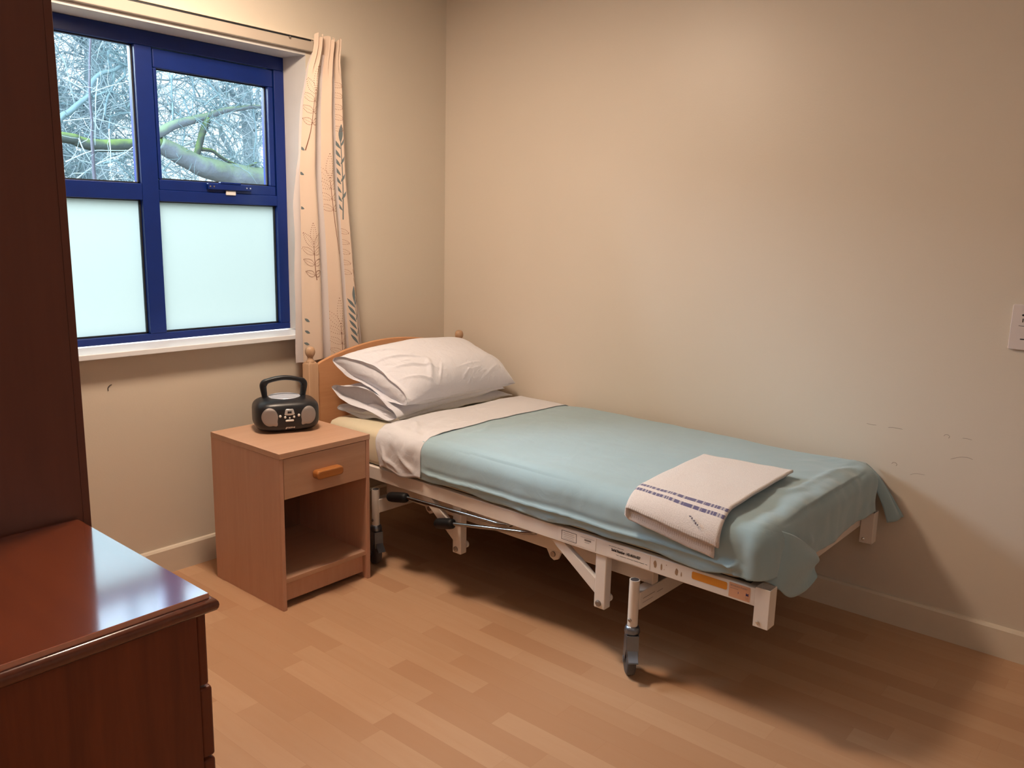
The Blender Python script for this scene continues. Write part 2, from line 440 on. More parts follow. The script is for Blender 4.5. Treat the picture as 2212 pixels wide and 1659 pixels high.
# curtain track over the window
tr = thing('curtain_track', 'cream curtain track board running along the top of the window opening', 'curtain track', (-1.5,-.001,2.115))
mb = MB(); mb.box(-.70, .685, -.020, .001, 0, .047); mb.build('board', simple('track_cream', (.50,.43,.36,1), .5, var=.03), tr, bevel=.004)
mb = MB(); mb.box(-.70, .685, -.026, .001, .047, .053); mb.build('lip', SKIRT, tr, bevel=.0015)
mb = MB(); mb.box(-.70, .67, -.0215, -.019, .041, .0472); mb.build('groove', GASKET, tr)
mb = MB(); mb.sphere((.565,-.022,.038), .0055, 10, 8); mb.build('screw', SCREW, tr)

# ------------------------------------------------------------------ curtain
cur = thing('curtain', 'cream curtain printed with dotted brown leaf stems, gathered at the right of the window', 'curtain', (-.78,-.085,.80))
CO = Vector((-.78,-.085,.80))
def lerp_tab(tab, z):
    for (z0, v0), (z1, v1) in zip(tab, tab[1:]):
        if z <= z1 or (z1, v1) == tab[-1]:
            t = max(0, min(1, (z-z0)/(z1-z0))); t = t*t*(3-2*t) if False else t
            return v0 + (v1-v0)*t
    return tab[-1][1]
XL = [(.79,-.952),(1.0,-.950),(1.35,-.945),(1.62,-.948),(1.75,-.938),(1.9,-.925),(2.04,-.892),(2.10,-.862),(2.16,-.856)]
XR = [(.79,-.625),(.95,-.640),(1.27,-.672),(1.6,-.700),(1.8,-.706),(2.0,-.712),(2.08,-.728),(2.165,-.716)]
PH = [(-.03,-.12),(.0,0),(.19,.25),(.40,.75),(.62,1.25),(.80,1.75),(.91,2.25),(1.0,2.6),(1.05,2.7)]
def csurf(u, z, off=0):
    xl, xr = lerp_tab(XL, z), lerp_tab(XR, z)
    xl = .5*xl + .25*(lerp_tab(XL, z-.03)+lerp_tab(XL, z+.03)); xr = .5*xr + .25*(lerp_tab(XR, z-.03)+lerp_tab(XR, z+.03))
    top = max(0, min(1, (z-1.95)/.15))
    low = max(0, min(1, (1.6-z)/.6))
    # folds: positions of the valleys move with height
    ph = lerp_tab(PH, u + .018*math.sin(z*3.1+1)) 
    f = math.sin(2*PI*ph)
    amp = .022 + .006*low - .006*top
    y = -amp*f*(.55+.45*math.sin(PI*min(1,max(0,u*.9+.08))))
    y -= .014*math.exp(-((u-.22)/.16)**2)*(1-top)         # leading fold swings forward
    y += .010*math.exp(-((u-.43)/.05)**2)                 # deep valley beside it
    if z > 2.0:                                            # pinched heading
        y += .007*math.sin(2*PI*(u*9+.2))*min(1,(z-2.0)/.05)
    x = xl + (xr-xl)*u + .004*f*math.cos(2*PI*ph)*(1-top)
    y += .0025*noise.noise(Vector((u*9, z*4, 3)))
    # the front edge of the first fold runs diagonally to the left lower down
    return Vector((x, -.085 + y - off, z + (.008*math.sin(u*30)*(1 if z > 2.155 else 0)))) - CO
mb = MB()
mb.grid(lambda i, j: csurf(i, .795 + .02*math.sin(i*7)*(1-j)**8 + (2.17-.795)*j), 150, 110)
def on_curtain(u, z):                                     # printed dots and leaves follow the cloth
    return csurf(u, z, .0008)
def dot(u, z, r):
    w = max(.2, (csurf(u+.004, z) - csurf(u-.004, z)).length/.008)
    c = mb.bm.verts.new(on_curtain(u, z)); ring = []
    for k in range(7):
        a = 2*PI*k/7
        ring.append(mb.bm.verts.new(on_curtain(u + r*math.cos(a)/w, z + r*math.sin(a))))
    for k in range(7):
        f = mb.bm.faces.new((c, ring[k], ring[(k+1)%7])); f.material_index = mb.mi
def ribbon(pts, w0, w1):
    W = 1.7*(lerp_tab(XR, pts[0][1]) - lerp_tab(XL, pts[0][1]))
    P = [(Vector((p[0]*W, p[1], 0))) for p in pts]
    P = catmull(P, 6); L = []
    for i, p in enumerate(P):
        d = (P[min(i+1,len(P)-1)]-P[max(i-1,0)]).normalized(); n = Vector((-d.y, d.x, 0))
        w = w0 + (w1-w0)*i/(len(P)-1)
        L.append([mb.bm.verts.new(on_curtain(q.x/W, q.y)) for q in (p-n*w/2, p+n*w/2)])
    for a, b in zip(L, L[1:]):
        f = mb.bm.faces.new((a[0],a[1],b[1],b[0])); f.material_index = mb.mi
def leaf_pts(u, z, ang, ln, wd, n=11):
    W = 1.7*(lerp_tab(XR, z) - lerp_tab(XL, z))
    for side in (-1, 0, 1):
        for i in range(n):
            t = (i+.5)/n
            a, b = t*ln, side*wd*math.sin(PI*t**.8)
            yield (u + (a*math.sin(ang)+b*math.cos(ang))/W, z + a*math.cos(ang) - b*math.sin(ang), side)
def dotted_leaf(u, z, ang, ln, wd):
    for pu, pz, s in leaf_pts(u, z, ang, ln, wd):
        if .0 < pu < 1 and .8 < pz < 2.15: dot(pu, pz, .0016 if s else .0012)
def solid_leaf(u, z, ang, ln, wd):
    W = 1.7*(lerp_tab(XR, z) - lerp_tab(XL, z)); L = []
    for i in range(9):
        t = i/8; hw = wd*math.sin(PI*(.04+.92*t))
        a = t*ln
        row = []
        for s in (-1, 1):
            pu = u + (a*math.sin(ang)+s*hw*math.cos(ang))/W
            row.append(mb.bm.verts.new(on_curtain(min(.995,max(.005,pu)), z + a*math.cos(ang) - s*hw*math.sin(ang))))
        L.append(row)
    for a, b in zip(L, L[1:]):
        f = mb.bm.faces.new((a[0],a[1],b[1],b[0])); f.material_index = mb.mi
def dotted_stem(u, z0, z1, drift=0.0, sc=1.0):
    """a stem with a crown of dotted leaves"""
    mb.mi = 1
    ribbon([(u+drift, z0), (u+drift*.4, z0+(z1-z0)*.4), (u, z1)], .0055, .003)
    dotted_leaf(u, z1+.01, 0, .105*sc, .019)
    for s in (-1, 1):
        dotted_leaf(u, z1, s*.75, .095*sc, .016)
        for k in range(3):
            dotted_leaf(u+drift*.1*k, z1-.03-.045*k, s*(1.15+.05*k), (.085-.012*k)*sc, .013)
def sprig(u, z0, z1, mi, side=1):
    mb.mi = mi
    ribbon([(u, z0), (u+.015, (z0+z1)/2), (u, z1)], .004, .003)
    n = int((z1-z0)/.04)
    for k in range(n):
        solid_leaf(u, z0+.04+(z1-z0-.04)*k/n, side*-.55, .050, .0055)
        if k % 2: solid_leaf(u, z0+.05+(z1-z0-.04)*k/n, side*.5, .040, .0045)
    solid_leaf(u, z1-.01, .05, .075, .008)
dotted_stem(.17, 1.70, 1.93, -.11, 1.0)
dotted_stem(.57, 1.27, 1.58, .09, 1.05)
dotted_stem(.60, .79, .945, .0, 1.2)
dotted_stem(.14, 1.16, 1.30, .03, .9)
mb.mi = 1
for k in range(10): dotted_leaf(.90, (1.98 if k < 5 else 1.36)-.045*(k%5), -1.3+.1*(k%2), .055, .010)
for k in range(4): dotted_leaf(.40, 2.02-.045*k, -1.0, .05, .010)
sprig(.86, 1.42, 1.76, 2); sprig(.90, .82, 1.06, 2); sprig(.37, .98, 1.24, 3); sprig(.965, 1.0, 1.2, 3)
mb.mi = 2
for k, (u_, z_) in enumerate(((.05,1.70),(.05,1.60),(.04,1.46),(.07,.98),(.07,.93),(.06,.88),(.08,.84))): solid_leaf(u_, z_, -1.1-.1*(k%3), .030, .006)
mb.build('curtain_cloth', [CURT, PRINTB, PRINTG, PRINTT], cur, smooth=True)
mb = MB()
def lin(i, j):
    z = .80 + (2.1-.80)*j
    xl = lerp_tab(XL, z) - .026*max(0, min(1, (1.68-z)/.2)) + .002*math.sin(z*20)
    xr = lerp_tab(XR, z) + .012*max(0,min(1,(1.3-z)/.3))
    return Vector((xl + (xr-xl)*i, -.070 + .004*math.sin(i*16+z*2), z)) - CO
mb.grid(lin, 60, 60); mb.build('lining', LINING, cur, smooth=True)['label'] = 'grey white lining'

# ------------------------------------------------------------------ wardrobe and chest
wd = thing('wardrobe', 'tall dark brown wardrobe at the left edge beside the window', 'wardrobe', (-2.57,-.75,0))
def wbx(a, b, c, d, e, f): return MB().box(a+2.57, b+2.57, c+.75, d+.75, e, f)
wbx(-2.85,-2.300,-1.08,-1.062,0,2.02).build('side_panel', WARD, wd, bevel=.001)
wbx(-2.85,-2.300,-.418,-.40,0,2.02).build('side_panel', WARD, wd, bevel=.001)
wbx(-2.85,-2.300,-1.062,-.418,2.0,2.02).build('top_panel', WARD, wd, bevel=.001)
wbx(-2.85,-2.842,-1.062,-.418,.05,2.0).build('back_panel', WARD, wd)
wbx(-2.842,-2.31,-1.062,-.418,.07,.088).build('bottom_panel', WARD, wd)
wbx(-2.33,-2.32,-1.062,-.418,0,.07).build('plinth', WARD, wd)
for a, b, hy in ((-1.079,-.742,-.775),(-.738,-.401,-.705)):
    d = wbx(-2.2995,-2.2815,a,b,.07,2.018).build('door', WARD, wd, bevel=.0015)
    MB().tube([(.289,hy+.75,1.0),(.305,hy+.75,1.0),(.305,hy+.75,1.14),(.289,hy+.75,1.14)], .005, 8).build('handle', METAL, d, smooth=True)

ch = thing('chest_of_drawers', 'glossy reddish mahogany chest of drawers in the left foreground in front of wardrobe', 'chest of drawers', (-2.56,-1.39,0))
CHO = (-2.56,-1.39)
def cbx(mb, a, b, c, d, e, f): return mb.box(a-CHO[0], b-CHO[0], c-CHO[1], d-CHO[1], e, f)
CX0, CX1, CY0, CY1 = -2.80, -2.322, -1.668, -1.094
mb = MB(); cbx(mb, CX0, CX1-.018, CY0, CY0+.018, 0, .664); mb.build('side_panel', MAHOG, ch, bevel=.001)
mb = MB(); cbx(mb, CX0, CX1-.018, CY1-.018, CY1, 0, .664); mb.build('side_panel', MAHOG, ch, bevel=.001)
mb = MB(); cbx(mb, CX0, CX0+.008, CY0+.018, CY1-.018, .02, .664); mb.build('back_panel', MAHOG, ch)
mb = MB(); cbx(mb, CX0, CX1-.018, CY0+.018, CY1-.018, .06, .075); cbx(mb, CX1-.03, CX1-.018, CY0+.018, CY1-.018, 0, .06); mb.build('plinth', MAHOG, ch)
# moulded top: flat panel, small step, bull-nosed edge
def top_ring(o, z): 
    return [(CX0-CHO[0], CY0-o-CHO[1], z), (CX1+o-CHO[0], CY0-o-CHO[1], z), (CX1+o-CHO[0], CY1+.004-CHO[1], z), (CX0-CHO[0], CY1+.004-CHO[1], z)]
mb = MB(); prof = [(.0,.664),(.012,.664),(.016,.666),(.0185,.671),(.0195,.677),(.0185,.683),(.015,.688),(.011,.690),(.008,.6905),(.0065,.6905)]
mb.ring_loft([top_ring(o, z) for o, z in prof]); mb.build('top_edge', MAHOGE, ch, smooth=True, auto=50)
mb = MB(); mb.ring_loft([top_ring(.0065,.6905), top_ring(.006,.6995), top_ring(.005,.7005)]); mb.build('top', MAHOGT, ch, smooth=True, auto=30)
def drawer(z0, z1, x1):
    mb = MB(); cbx(mb, CX1-.018, x1, CY0+.002, CY1-.002, z0, z1); d = mb.build('drawer', MAHOG, ch, bevel=.006)
    for y in (-1.52,-1.24): MB().lathe([(.006,0),(.006,.012),(.014,.016),(.016,.022),(.012,.028),(.002,.030)], (x1-CHO[0], y-CHO[1], (z0+z1)/2), 16, 'x').build('knob', METAL, d, smooth=True)
drawer(.508,.662,CX1+.003); drawer(.352,.503,CX1+.009); drawer(.215,.347,CX1+.009); drawer(.078,.21,CX1+.009)

# ------------------------------------------------------------------ bedside cabinet
ns = thing('bedside_cabinet', 'pale beech bedside cabinet with one drawer over an open shelf, left of the bed', 'bedside cabinet', (-1.257,-.412,0))
NX0, NX1, NY0, NY1, NZ = -1.462, -1.050, -.642, -.185, .598
def nbx(mb, a, b, c, d, e, f): return mb.box(a+1.257, b+1.257, c+.412, d+.412, e, f)
T = .017
mb = MB(); nbx(mb, NX0+.001, NX0+T, NY0+.003, NY1, 0, NZ-.021); mb.build('side_panel', BEECH, ns, bevel=.0012)
mb = MB(); nbx(mb, NX1-T, NX1-.001, NY0+.003, NY1, 0, NZ-.021); mb.build('side_panel', BEECH, ns, bevel=.0012)
mb = MB(); nbx(mb, NX0, NX1, NY0, NY1, NZ-.021, NZ); mb.build('top', BEECHX, ns, bevel=.0015)
mb = MB(); nbx(mb, NX0+T, NX1-T, NY1-.008, NY1-.002, .10, NZ-T); mb.build('back_panel', BEECHIN, ns)
mb = MB(); nbx(mb, NX0+T, NX1-T, NY0+.012, NY1-.008, .100, .117); mb.build('shelf', BEECHX, ns, bevel=.001)
mb = MB(); nbx(mb, NX0+T, NX1-T, NY0+.032, NY0+.048, .022, .100); mb.build('plinth', BEECH, ns, bevel=.001)
mb = MB(); nbx(mb, NX0+T+.002, NX1-T-.002, NY0+.004, NY0+.020, .424, NZ-.0235)
nbx(mb, NX0+T+.012, NX1-T-.012, NY0+.020, NY1-.03, .44, .55)
dr = mb.build('drawer', BEECHX, ns, bevel=.001)
mb = MB()
hx, hz, hw = -.012, .492, .057
hx, hz, hw = -.004, .493, .060
mb.prism(rrect(2*hw, .034, .013, 6, hx, hz), NY0+.412-.030, NY0+.412+.006, 'xz'); mb.build('handle', PINE, dr, bevel=.007, seg=3)

# ------------------------------------------------------------------ radio
RD = thing('portable_radio', 'black portable radio with silver round speakers and raised handle on bedside cabinet', 'radio', (-1.222,-.335,NZ+.0005), math.radians(-25))
RD.scale = (.915,.96,1.03)
BLK = simple('satin_black_plastic', (.012,.013,.017,1), .36, var=.1)
GRL = simple('silver_mesh', (.36,.33,.32,1), .38, metal=.5, bump=.35, bscale=2200, var=.03)
SIL = simple('silver_plastic', (.62,.62,.63,1), .28, metal=.5, var=.03)
SCR = simple('dark_screen', (.03,.028,.03,1), .2)
ra, rb, rc, rz = .136, .098, .062, .0615
def spow(v, p): return math.copysign(abs(v)**p, v)
def rsurf(i, j):
    th = 2*PI*i; ph = -PI/2 + PI*j
    e1, e2 = .56, .55
    x = ra*spow(math.cos(ph), e1)*spow(math.cos(th), e2)
    y = rb*spow(math.cos(ph), e1)*spow(math.sin(th), e2)
    z = rc*spow(math.sin(ph), e1*.8)
    return Vector((x, y - .012*(z/rc)*(-1 if y > 0 else -1)*0, z + rz))
mb = MB(); mb.grid(rsurf, 72, 40, close_u=True); mb.build('body', BLK, RD, smooth=True, merge=.0004)
def front(x, z):
    """y of the front skin above (x, z)"""
    e1, e2 = .56, .55
    zz = min(.999, abs((z-rz)/rc)); s = zz ** (1/(e1*.8)); c = math.sqrt(max(0, 1-s*s)) ** e1
    xx = min(.999, abs(x)/(ra*c)); ct = xx ** (1/e2); sn = math.sqrt(max(0, 1-ct*ct)) ** e2
    return -rb*c*sn
def patch(mb, outline, off, cx, cz, rings=6):
    """fills an outline on the curved front"""
    n = len(outline); prev = None
    P = lambda a, b, o: (a, front(a, b) - o, b)
    c = mb.bm.verts.new(P(cx, cz, off*1.3))
    for k in range(1, rings+1):
        t = k/rings
        cur_ = [mb.bm.verts.new(P(cx+(a-cx)*t, cz+(b-cz)*t, off*(1 if k < rings else .2))) for a, b in outline]
        for i in range(n):
            j = (i+1) % n
            f = mb.bm.faces.new((c, cur_[i], cur_[j]) if prev is None else (prev[i], cur_[i], cur_[j], prev[j]))
            f.material_index = mb.mi
        prev = cur_
for s in (-1, 1):
    out = []
    for k in range(48):
        a = 2*PI*k/48; r = .0345
        lob = math.exp(-((((a - (5.45 if s < 0 else 3.98)) + PI) % (2*PI) - PI)/.24)**2)   # teardrop lobe low, towards the middle
        r *= 1 + .34*lob
        out.append((s*.080 + r*math.cos(a)*.95, .0655 + r*math.sin(a)))
    mb = MB(); patch(mb, [(s*.080 + (a-s*.080)*1.1, .0655+(b-.0655)*1.1) for a, b in out], .0012, s*.080, .0655); mb.build('speaker_surround', GASKET, RD, smooth=True)
    mb = MB(); patch(mb, out, .003, s*.080, .0655); mb.build('speaker_grille', GRL, RD, smooth=True)
mb = MB(); patch(mb, [(-.0215,.073),(-.017,.071),(0,.0695),(.017,.071),(.0215,.073),(.0165,.092),(.012,.0935),(-.012,.0935),(-.0165,.092)], .0024, 0, .082); dp = mb.build('display', SIL, RD, smooth=True)
mb = MB(); patch(mb, [(-.0115,.0755),(.0115,.0755),(.0105,.0885),(-.0105,.0885)], .0042, 0, .082, 2); mb.build('screen', SCR, dp)
for bx, bz, br in ((-.0385,.068,.0055),(-.0185,.063,.0050),(0,.0595,.0036),(.0185,.063,.0047),(.0385,.068,.0055)):
    mb = MB(); patch(mb, [(bx+br*math.cos(2*PI*k/16), bz+br*math.sin(2*PI*k/16)) for k in range(16)], .004, bx, bz, 3); b = mb.build('button', WHITEPL, RD, smooth=True)
mb = MB(); patch(mb, rrect(.035, .0075, .0036, 4, 0, .0495), .0045, 0, .0495, 3); mb.build('button', WHITEPL, RD, smooth=True)
mb = MB()
text_verts('groov-e', .012, lambda a, b: (a-.017, front(a-.017, b+.019)-.0012, b+.019), mb, shear=.25, bold=.0004)
mb.build('lettering', SIL, RD)
mb = MB()                                               # disc lid on top
mb.lathe([(.066,0),(.068,.002),(.067,.0045),(.063,.0055),(.060,.0045),(.045,.0065),(.02,.0085),(.001,.009)], (0,.020,2*rc+rz-rc-.0045), 40)
mb.build('disc_lid', simple('silver_lid', (.62,.68,.80,1), .38, metal=.35, var=.02), RD, smooth=True)
hp = catmull([(-.080,.030,.100),(-.082,.029,.130),(-.086,.027,.158),(-.085,.026,.170),(-.070,.026,.182),(-.036,.026,.190),(0,.026,.193),(.036,.026,.190),(.070,.026,.182),(.085,.026,.170),(.086,.027,.158),(.082,.029,.130),(.080,.030,.100)], 5)
rings = []
for i, p in enumerate(hp):
    d = (hp[min(i+1,len(hp)-1)] - hp[max(i-1,0)]).normalized(); n = Vector((-d.z, 0, d.x))
    w = .0105 + .0065*max(0, min(1, (abs(p.x)-.066)/.016))*max(.35, min(1, (p.z-.09)/.07))
    rings.append([p + n*(w*ca*.85) + Vector((0, .013*sa, 0)) for ca, sa in [(spow(math.cos(2*PI*k/14), .6), spow(math.sin(2*PI*k/14), .6)) for k in range(14)]])
mb = MB(); mb.ring_loft(rings); mb.build('handle', BLK, RD, smooth=True)

# ------------------------------------------------------------------ hospital bed
BLOC, BROT = (-.951,-.16,0), -math.atan(.0156)
bed = thing('hospital_bed', 'white steel adjustable hospital bed on casters with a wooden headboard', 'bed', BLOC, BROT)
W = .925
mb = MB(); mb.box(0,.025,-2.05,-.02,.373,.427)
sr = mb.build('side_rail', STEEL, bed, bevel=.003)
mb = MB(); mb.box(W-.025,W,-2.05,-.02,.373,.427); mb.build('side_rail', STEEL, bed, bevel=.003)
mb = MB(); mb.box(.025,W-.025,-2.046,-2.020,.373,.425); mb.build('foot_rail', STEEL, bed, bevel=.003)
mb = MB(); mb.box(.025,W-.025,-.05,-.02,.373,.425); mb.build('head_rail', STEEL, bed, bevel=.003)
mb = MB()
mb.box(.030,W-.030,-2.018,-.052,.405,.428)
mb.build('mattress_deck', DECK, bed)
for x0 in (0, W-.046):                                  # square tube sockets at the foot corners
    mb = MB()
    t = .003
    mb.box(x0,x0+t,-2.092,-2.048,.315,.432); mb.box(x0+.046-t,x0+.046,-2.092,-2.048,.315,.432)
    mb.box(x0+t,x0+.046-t,-2.092,-2.092+t,.315,.432); mb.box(x0+t,x0+.046-t,-2.048-t,-2.048,.315,.432)
    mb.box(x0+t,x0+.046-t,-2.092+t,-2.048-t,.30+.02,.41)
    po = mb.build('corner_post', STEEL, bed, bevel=.0012)
    MB().lathe([(.0055,-.001),(.0055,-.003),(.003,-.0045)], (x0-.0, -2.062, .330), 12, 'x').build('bolt', METAL, po)
# lifting legs with diagonal braces
for y1, yb in ((-.846,-.685),(-1.502,-1.33)):
    mb = MB(); mb.box(.006,.040,y1-.043,y1,.186,.374)
    lg = mb.build('lift_leg', STEEL, bed, bevel=.004, seg=3)
    MB().lathe([(.0105,.006),(.0105,.002),(.007,.0),(.004,-.001)], (-.0, y1-.019, .204), 14, 'x').build('bolt', SCREW, lg)
    MB().lathe([(.014,.040),(.014,.052)], (0, y1-.030, .215), 16, 'x').build('bush', WHITEPL, lg, smooth=True, auto=40)
    sl = (y1-yb)
    mb = MB(); mb.prism([(yb+.028,.374),(yb-.032,.374),(y1+.001,.283),(y1+.001,.232)], .010, .030, 'yz')
    mb.build('brace', STEEL, bed, bevel=.002)
# running frame underneath: two long beams on two cross tubes carrying the casters
for x0 in (.085, W-.120):
    mb = MB(); mb.box(x0,x0+.035,-1.672,-.372,.289,.352); bm_ = mb.build('base_beam', STEEL, bed, bevel=.003)
    MB().prism([(-1.235,.292),(-1.300,.292),(-1.288,.262),(-1.270,.254),(-1.252,.262)], x0+.002, x0+.012, 'yz').build('bracket', STEEL, bm_, bevel=.001)
    MB().lathe([(.010,.002),(.010,-.004)], (x0, -1.268, .277), 12, 'x').build('bolt', SCREW, bm_)
    MB().prism([(-.60,.30),(-.665,.30),(-.653,.272),(-.635,.264),(-.617,.272)], x0+.002, x0+.012, 'yz').build('bracket', STEEL, bm_, bevel=.001)
    MB().lathe([(.010,.002),(.010,-.004)], (x0, -.635, .287), 12, 'x').build('bolt', SCREW, bm_)
for yc in (-.392,-1.655):
    mb = MB(); mb.box(.012,W-.012,yc-.018,yc+.018,.229,.288); xb = mb.build('cross_tube', STEEL, bed, bevel=.003)
    if yc < -1:
        mb = MB(); 
        for k, (a, b) in enumerate(((.03,.10),(.115,.15))):
            mb.box(a, b, yc-.0185, yc-.0179, .262-.006*k, .2632-.006*k)
        mb.box(.028,.09,yc-.0185,yc-.0179,.248,.2486); mb.build('sticker_print', INKF, xb)
def caster(x, yc, ang):
    st = MB()
    st.lathe([(.0165,.176),(.0165,.329)], (x,yc,0), 24, cap=True)
    s = st.build('caster_stem', STEEL, bed, smooth=True, auto=40)
    MB().lathe([(.0135,.3292),(.0135,.3296)], (x,yc,0), 24).build('stem_opening', STEELIN, s)
    MB().lathe([(.006,-.0165),(.006,-.0195),(.004,-.021)], (x+.000,yc,.198), 12, 'x').build('bolt', SCREW, s)
    # caster: housing, fork, wheel, pedal; local frame then turned about the stem
    R = Matrix.Translation((x,yc,0)) @ Matrix.Rotation(ang, 4, 'Z')
    def put(mb): bmesh.ops.transform(mb.bm, matrix=R, verts=mb.bm.verts); return mb
    mb = MB(); mb.lathe([(.014,.177),(.020,.174),(.024,.166),(.025,.155),(.022,.147),(.014,.143)], (0,0,0), 24)
    f = put(mb).build('caster_housing', ZINC, bed, smooth=True)
    mb = MB()
    for sy in (-1, 1):
        mb.prism([(-.022,.150),(.022,.150),(.034,.062),(.026,.042),(.010,.042),(-.020,.10)], sy*.0185-.0015, sy*.0185+.0015, 'xz')
    mb.prism([(-.024,.150),(-.0235,.105),(-.029,.082),(-.032,.082),(-.027,.150)], -.019, .019, 'xz')
    put(mb).build('caster_fork', ZINC, bed, bevel=.001)
    mb = MB(); mb.prism([(-.028,.104),(-.056,.078),(-.058,.072),(-.054,.070),(-.026,.094)], -.016, .016, 'xz')
    put(mb).build('brake_pedal', ZINC, bed, bevel=.001)
    mb = MB(); mb.lathe([(.010,-.015),(.042,-.015),(.048,-.012),(.050,-.006),(.050,.006),(.048,.012),(.042,.015),(.010,.015)], (.016,0,.0502), 32, 'y')
    w = put(mb).build('caster_wheel', RUBBER, bed, smooth=True)
    mb = MB(); mb.lathe([(.012,-.0225),(.012,.0225)], (.016,0,.0502), 12, 'y'); put(mb).build('axle', ZINC, w)
VA = math.atan2(.63,.75) + .0156
caster(.004,-1.655, VA); caster(.010,-.392, PI/2-.25); caster(W-.004,-1.655, 2.4); caster(W-.010,-.392, 2.0)
# two folding crank handles under the rail
for (g0, g1, e) in (((-.009,-.497,.326),(-.009,-.609,.348),(.000,-1.120,.365)), ((-.016,-.779,.289),(-.016,-.874,.312),(.012,-1.228,.364))):
    g0, g1, e = Vector(g0), Vector(g1), Vector(e)
    d = (e-g1).normalized()
    pts = [g1-d*.01, g1+d*.05, e-d*.10, e-d*.03, e+Vector((.012,-.008,.002)), e+Vector((.05,-.004,.004)), e+Vector((.12,0,.004))]
    cr = MB().tube(catmull(pts, 6), .0068, 10).build('crank_rod', CHROME, bed, smooth=True)
    a = (g1-g0).normalized(); mb = MB()
    L = (g1-g0).length
    mb.tube([g0+a*L*t for t in (0,.03,.08,.2,.5,.8,.92,.97,1)], [.007,.0150,.0190,.0205,.0210,.0205,.0190,.0150,.008], 18)
    mb.build('crank_grip', BLACKP, bed, smooth=True)
# stickers on the near rail
def rxf(y0, z0): return lambda a, b: (-.0014, y0-a, z0+b)
def rail_sticker(name, mat, y0, y1, z0, z1, r=.003, t=.0008):
    mb = MB(); poly = rrect(y0-y1, z1-z0, r, 4, (y0+y1)/2, (z0+z1)/2)
    mb.prism(poly, -t, .0005, 'yz'); return mb.build(name, mat, bed)
s1 = rail_sticker('inspection_sticker', PAPER, -1.352, -1.505, .381, .4265)
mb = MB(); z0, z1, ya, yb = .386, .4175, -1.366, -1.428
for a, b, c, d in ((ya,yb,z1-.0012,z1),(ya,yb,z0,z0+.0012),(ya,ya-.0012,z0,z1),(yb+.0012,yb,z0,z1)):
    mb.box(-.0013,-.0007,b,a,c,d)
mb.build('sticker_border', INK, s1)
mb = MB()
for k in range(4): mb.box(-.0012,-.0007,-1.420+.004*(k%2),-1.374,.391+.006*k,.3918+.006*k)
mb.box(-.0012,-.0007,-1.486,-1.460,.405,.4105); mb.box(-.0012,-.0007,-1.480,-1.461,.399,.4000); mb.box(-.0012,-.0007,-1.50,-1.444,.4145,.4152)
mb.build('sticker_print', INKF, s1)
s2 = rail_sticker('serial_sticker', PAPER, -1.548, -1.708, .3785, .4255)
mb = MB(); w = text_verts('Serial Number : HD-MAN-057', .0122, rxf(-1.566,.4015), mb, bold=.0006, sx=.70)
mb.build('lettering', INK, s2)
mb = MB()
for a, b in ((-1.556,-1.562),(-1.564,-1.585),(-1.588,-1.612)): mb.box(-.0012,-.0007,b,a,.4155,.4165)
for a, b in ((-1.585,-1.594),(-1.598,-1.622),(-1.625,-1.648),(-1.650,-1.668),(-1.670,-1.688),(-1.692,-1.699)): mb.box(-.0012,-.0007,b,a,.3915,.3925)
mb.build('sticker_print', INK, s2)
for y, z, w, h in ((-1.726,.403,.010,.023),(-1.748,.400,.005,.020),(-1.800,.400,.010,.020),(-1.816,.397,.003,.014),(-1.765,.411,.003,.003),(-1.758,.395,.002,.002)):
    poly = [(y+w/2*(math.cos(a)*(1+.35*noise.noise(Vector((a,y*90,0))))), z+h/2*math.sin(a)*(1+.3*noise.noise(Vector((a,z*90,5))))) for a in [2*PI*k/14 for k in range(14)]]
    MB().prism(poly, -.0006, .0004, 'yz').build('glue_residue', GLUE, bed)
rail_sticker('amber_label', AMBER, -1.851, -1.964, .3955, .4185, .005)['label'] = 'blank amber strip label'
s3 = rail_sticker('beige_sticker', PAPER2, -1.970, -2.034, .380, .4235, .002)
mb = MB(); text_verts('BIDIQUICK M.ADEY', .0068, rxf(-1.9745,.4135), mb, sx=.86); mb.build('lettering', INKF, s3)
mb = MB(); mb.box(-.0012,-.0007,-1.998,-1.974,.407,.4078); mb.box(-.0012,-.0007,-2.030,-2.020,.390,.3906); mb.box(-.0012,-.0007,-2.030,-2.022,.386,.3866); mb.build('sticker_print', INKF, s3)
mb = MB(); text_verts('M', .0105, rxf(-2.022,.3965), mb, bold=.0006); mb.build('lettering', INKB, s3); mb = MB(); text_verts('I', .0075, rxf(-1.998,.3955), mb, bold=.0004); mb.build('lettering', INKB, s3)
# headboard: turned-finial posts and arched panel
hb = bpy.data.objects.new('headboard', None); COL.objects.link(hb); hb.parent = bed; hb['label'] = 'arched orange beech headboard with ball finials'
mb = MB()
xa, xb_ = .006, .862
poly = [(xa,.33)] + [(xb_,.33)] + [(xb_ - (xb_-xa)*k/40, .800 + .082*math.sin(PI*k/40)**.8) for k in range(41)]
mb.prism(poly, -.009, .009, 'xz'); mb.build('panel', HEADW, hb, bevel=.004, seg=3)
for xc in (-.020,.886):
    mb = MB(); h = .0245
    pts = lambda hh, z: [(xc-hh,-hh,z),(xc+hh,-hh,z),(xc+hh,hh,z),(xc-hh,hh,z)]
    mb.ring_loft([pts(h,.20), pts(h,.806), pts(h-.004,.812), pts(.016,.818)])
    p = mb.build('post', POSTW, hb, bevel=.003)
    mb = MB(); mb.lathe([(.018,.812),(.020,.816),(.016,.822),(.0125,.828),(.0120,.834),(.0145,.840),(.0190,.847),(.0212,.855),(.0216,.861),(.0205,.868),(.0175,.8755),(.012,.8805),(.004,.8825),(.001,.883)], (xc,0,0), 28)
    mb.build('finial', POSTW, p, smooth=True)

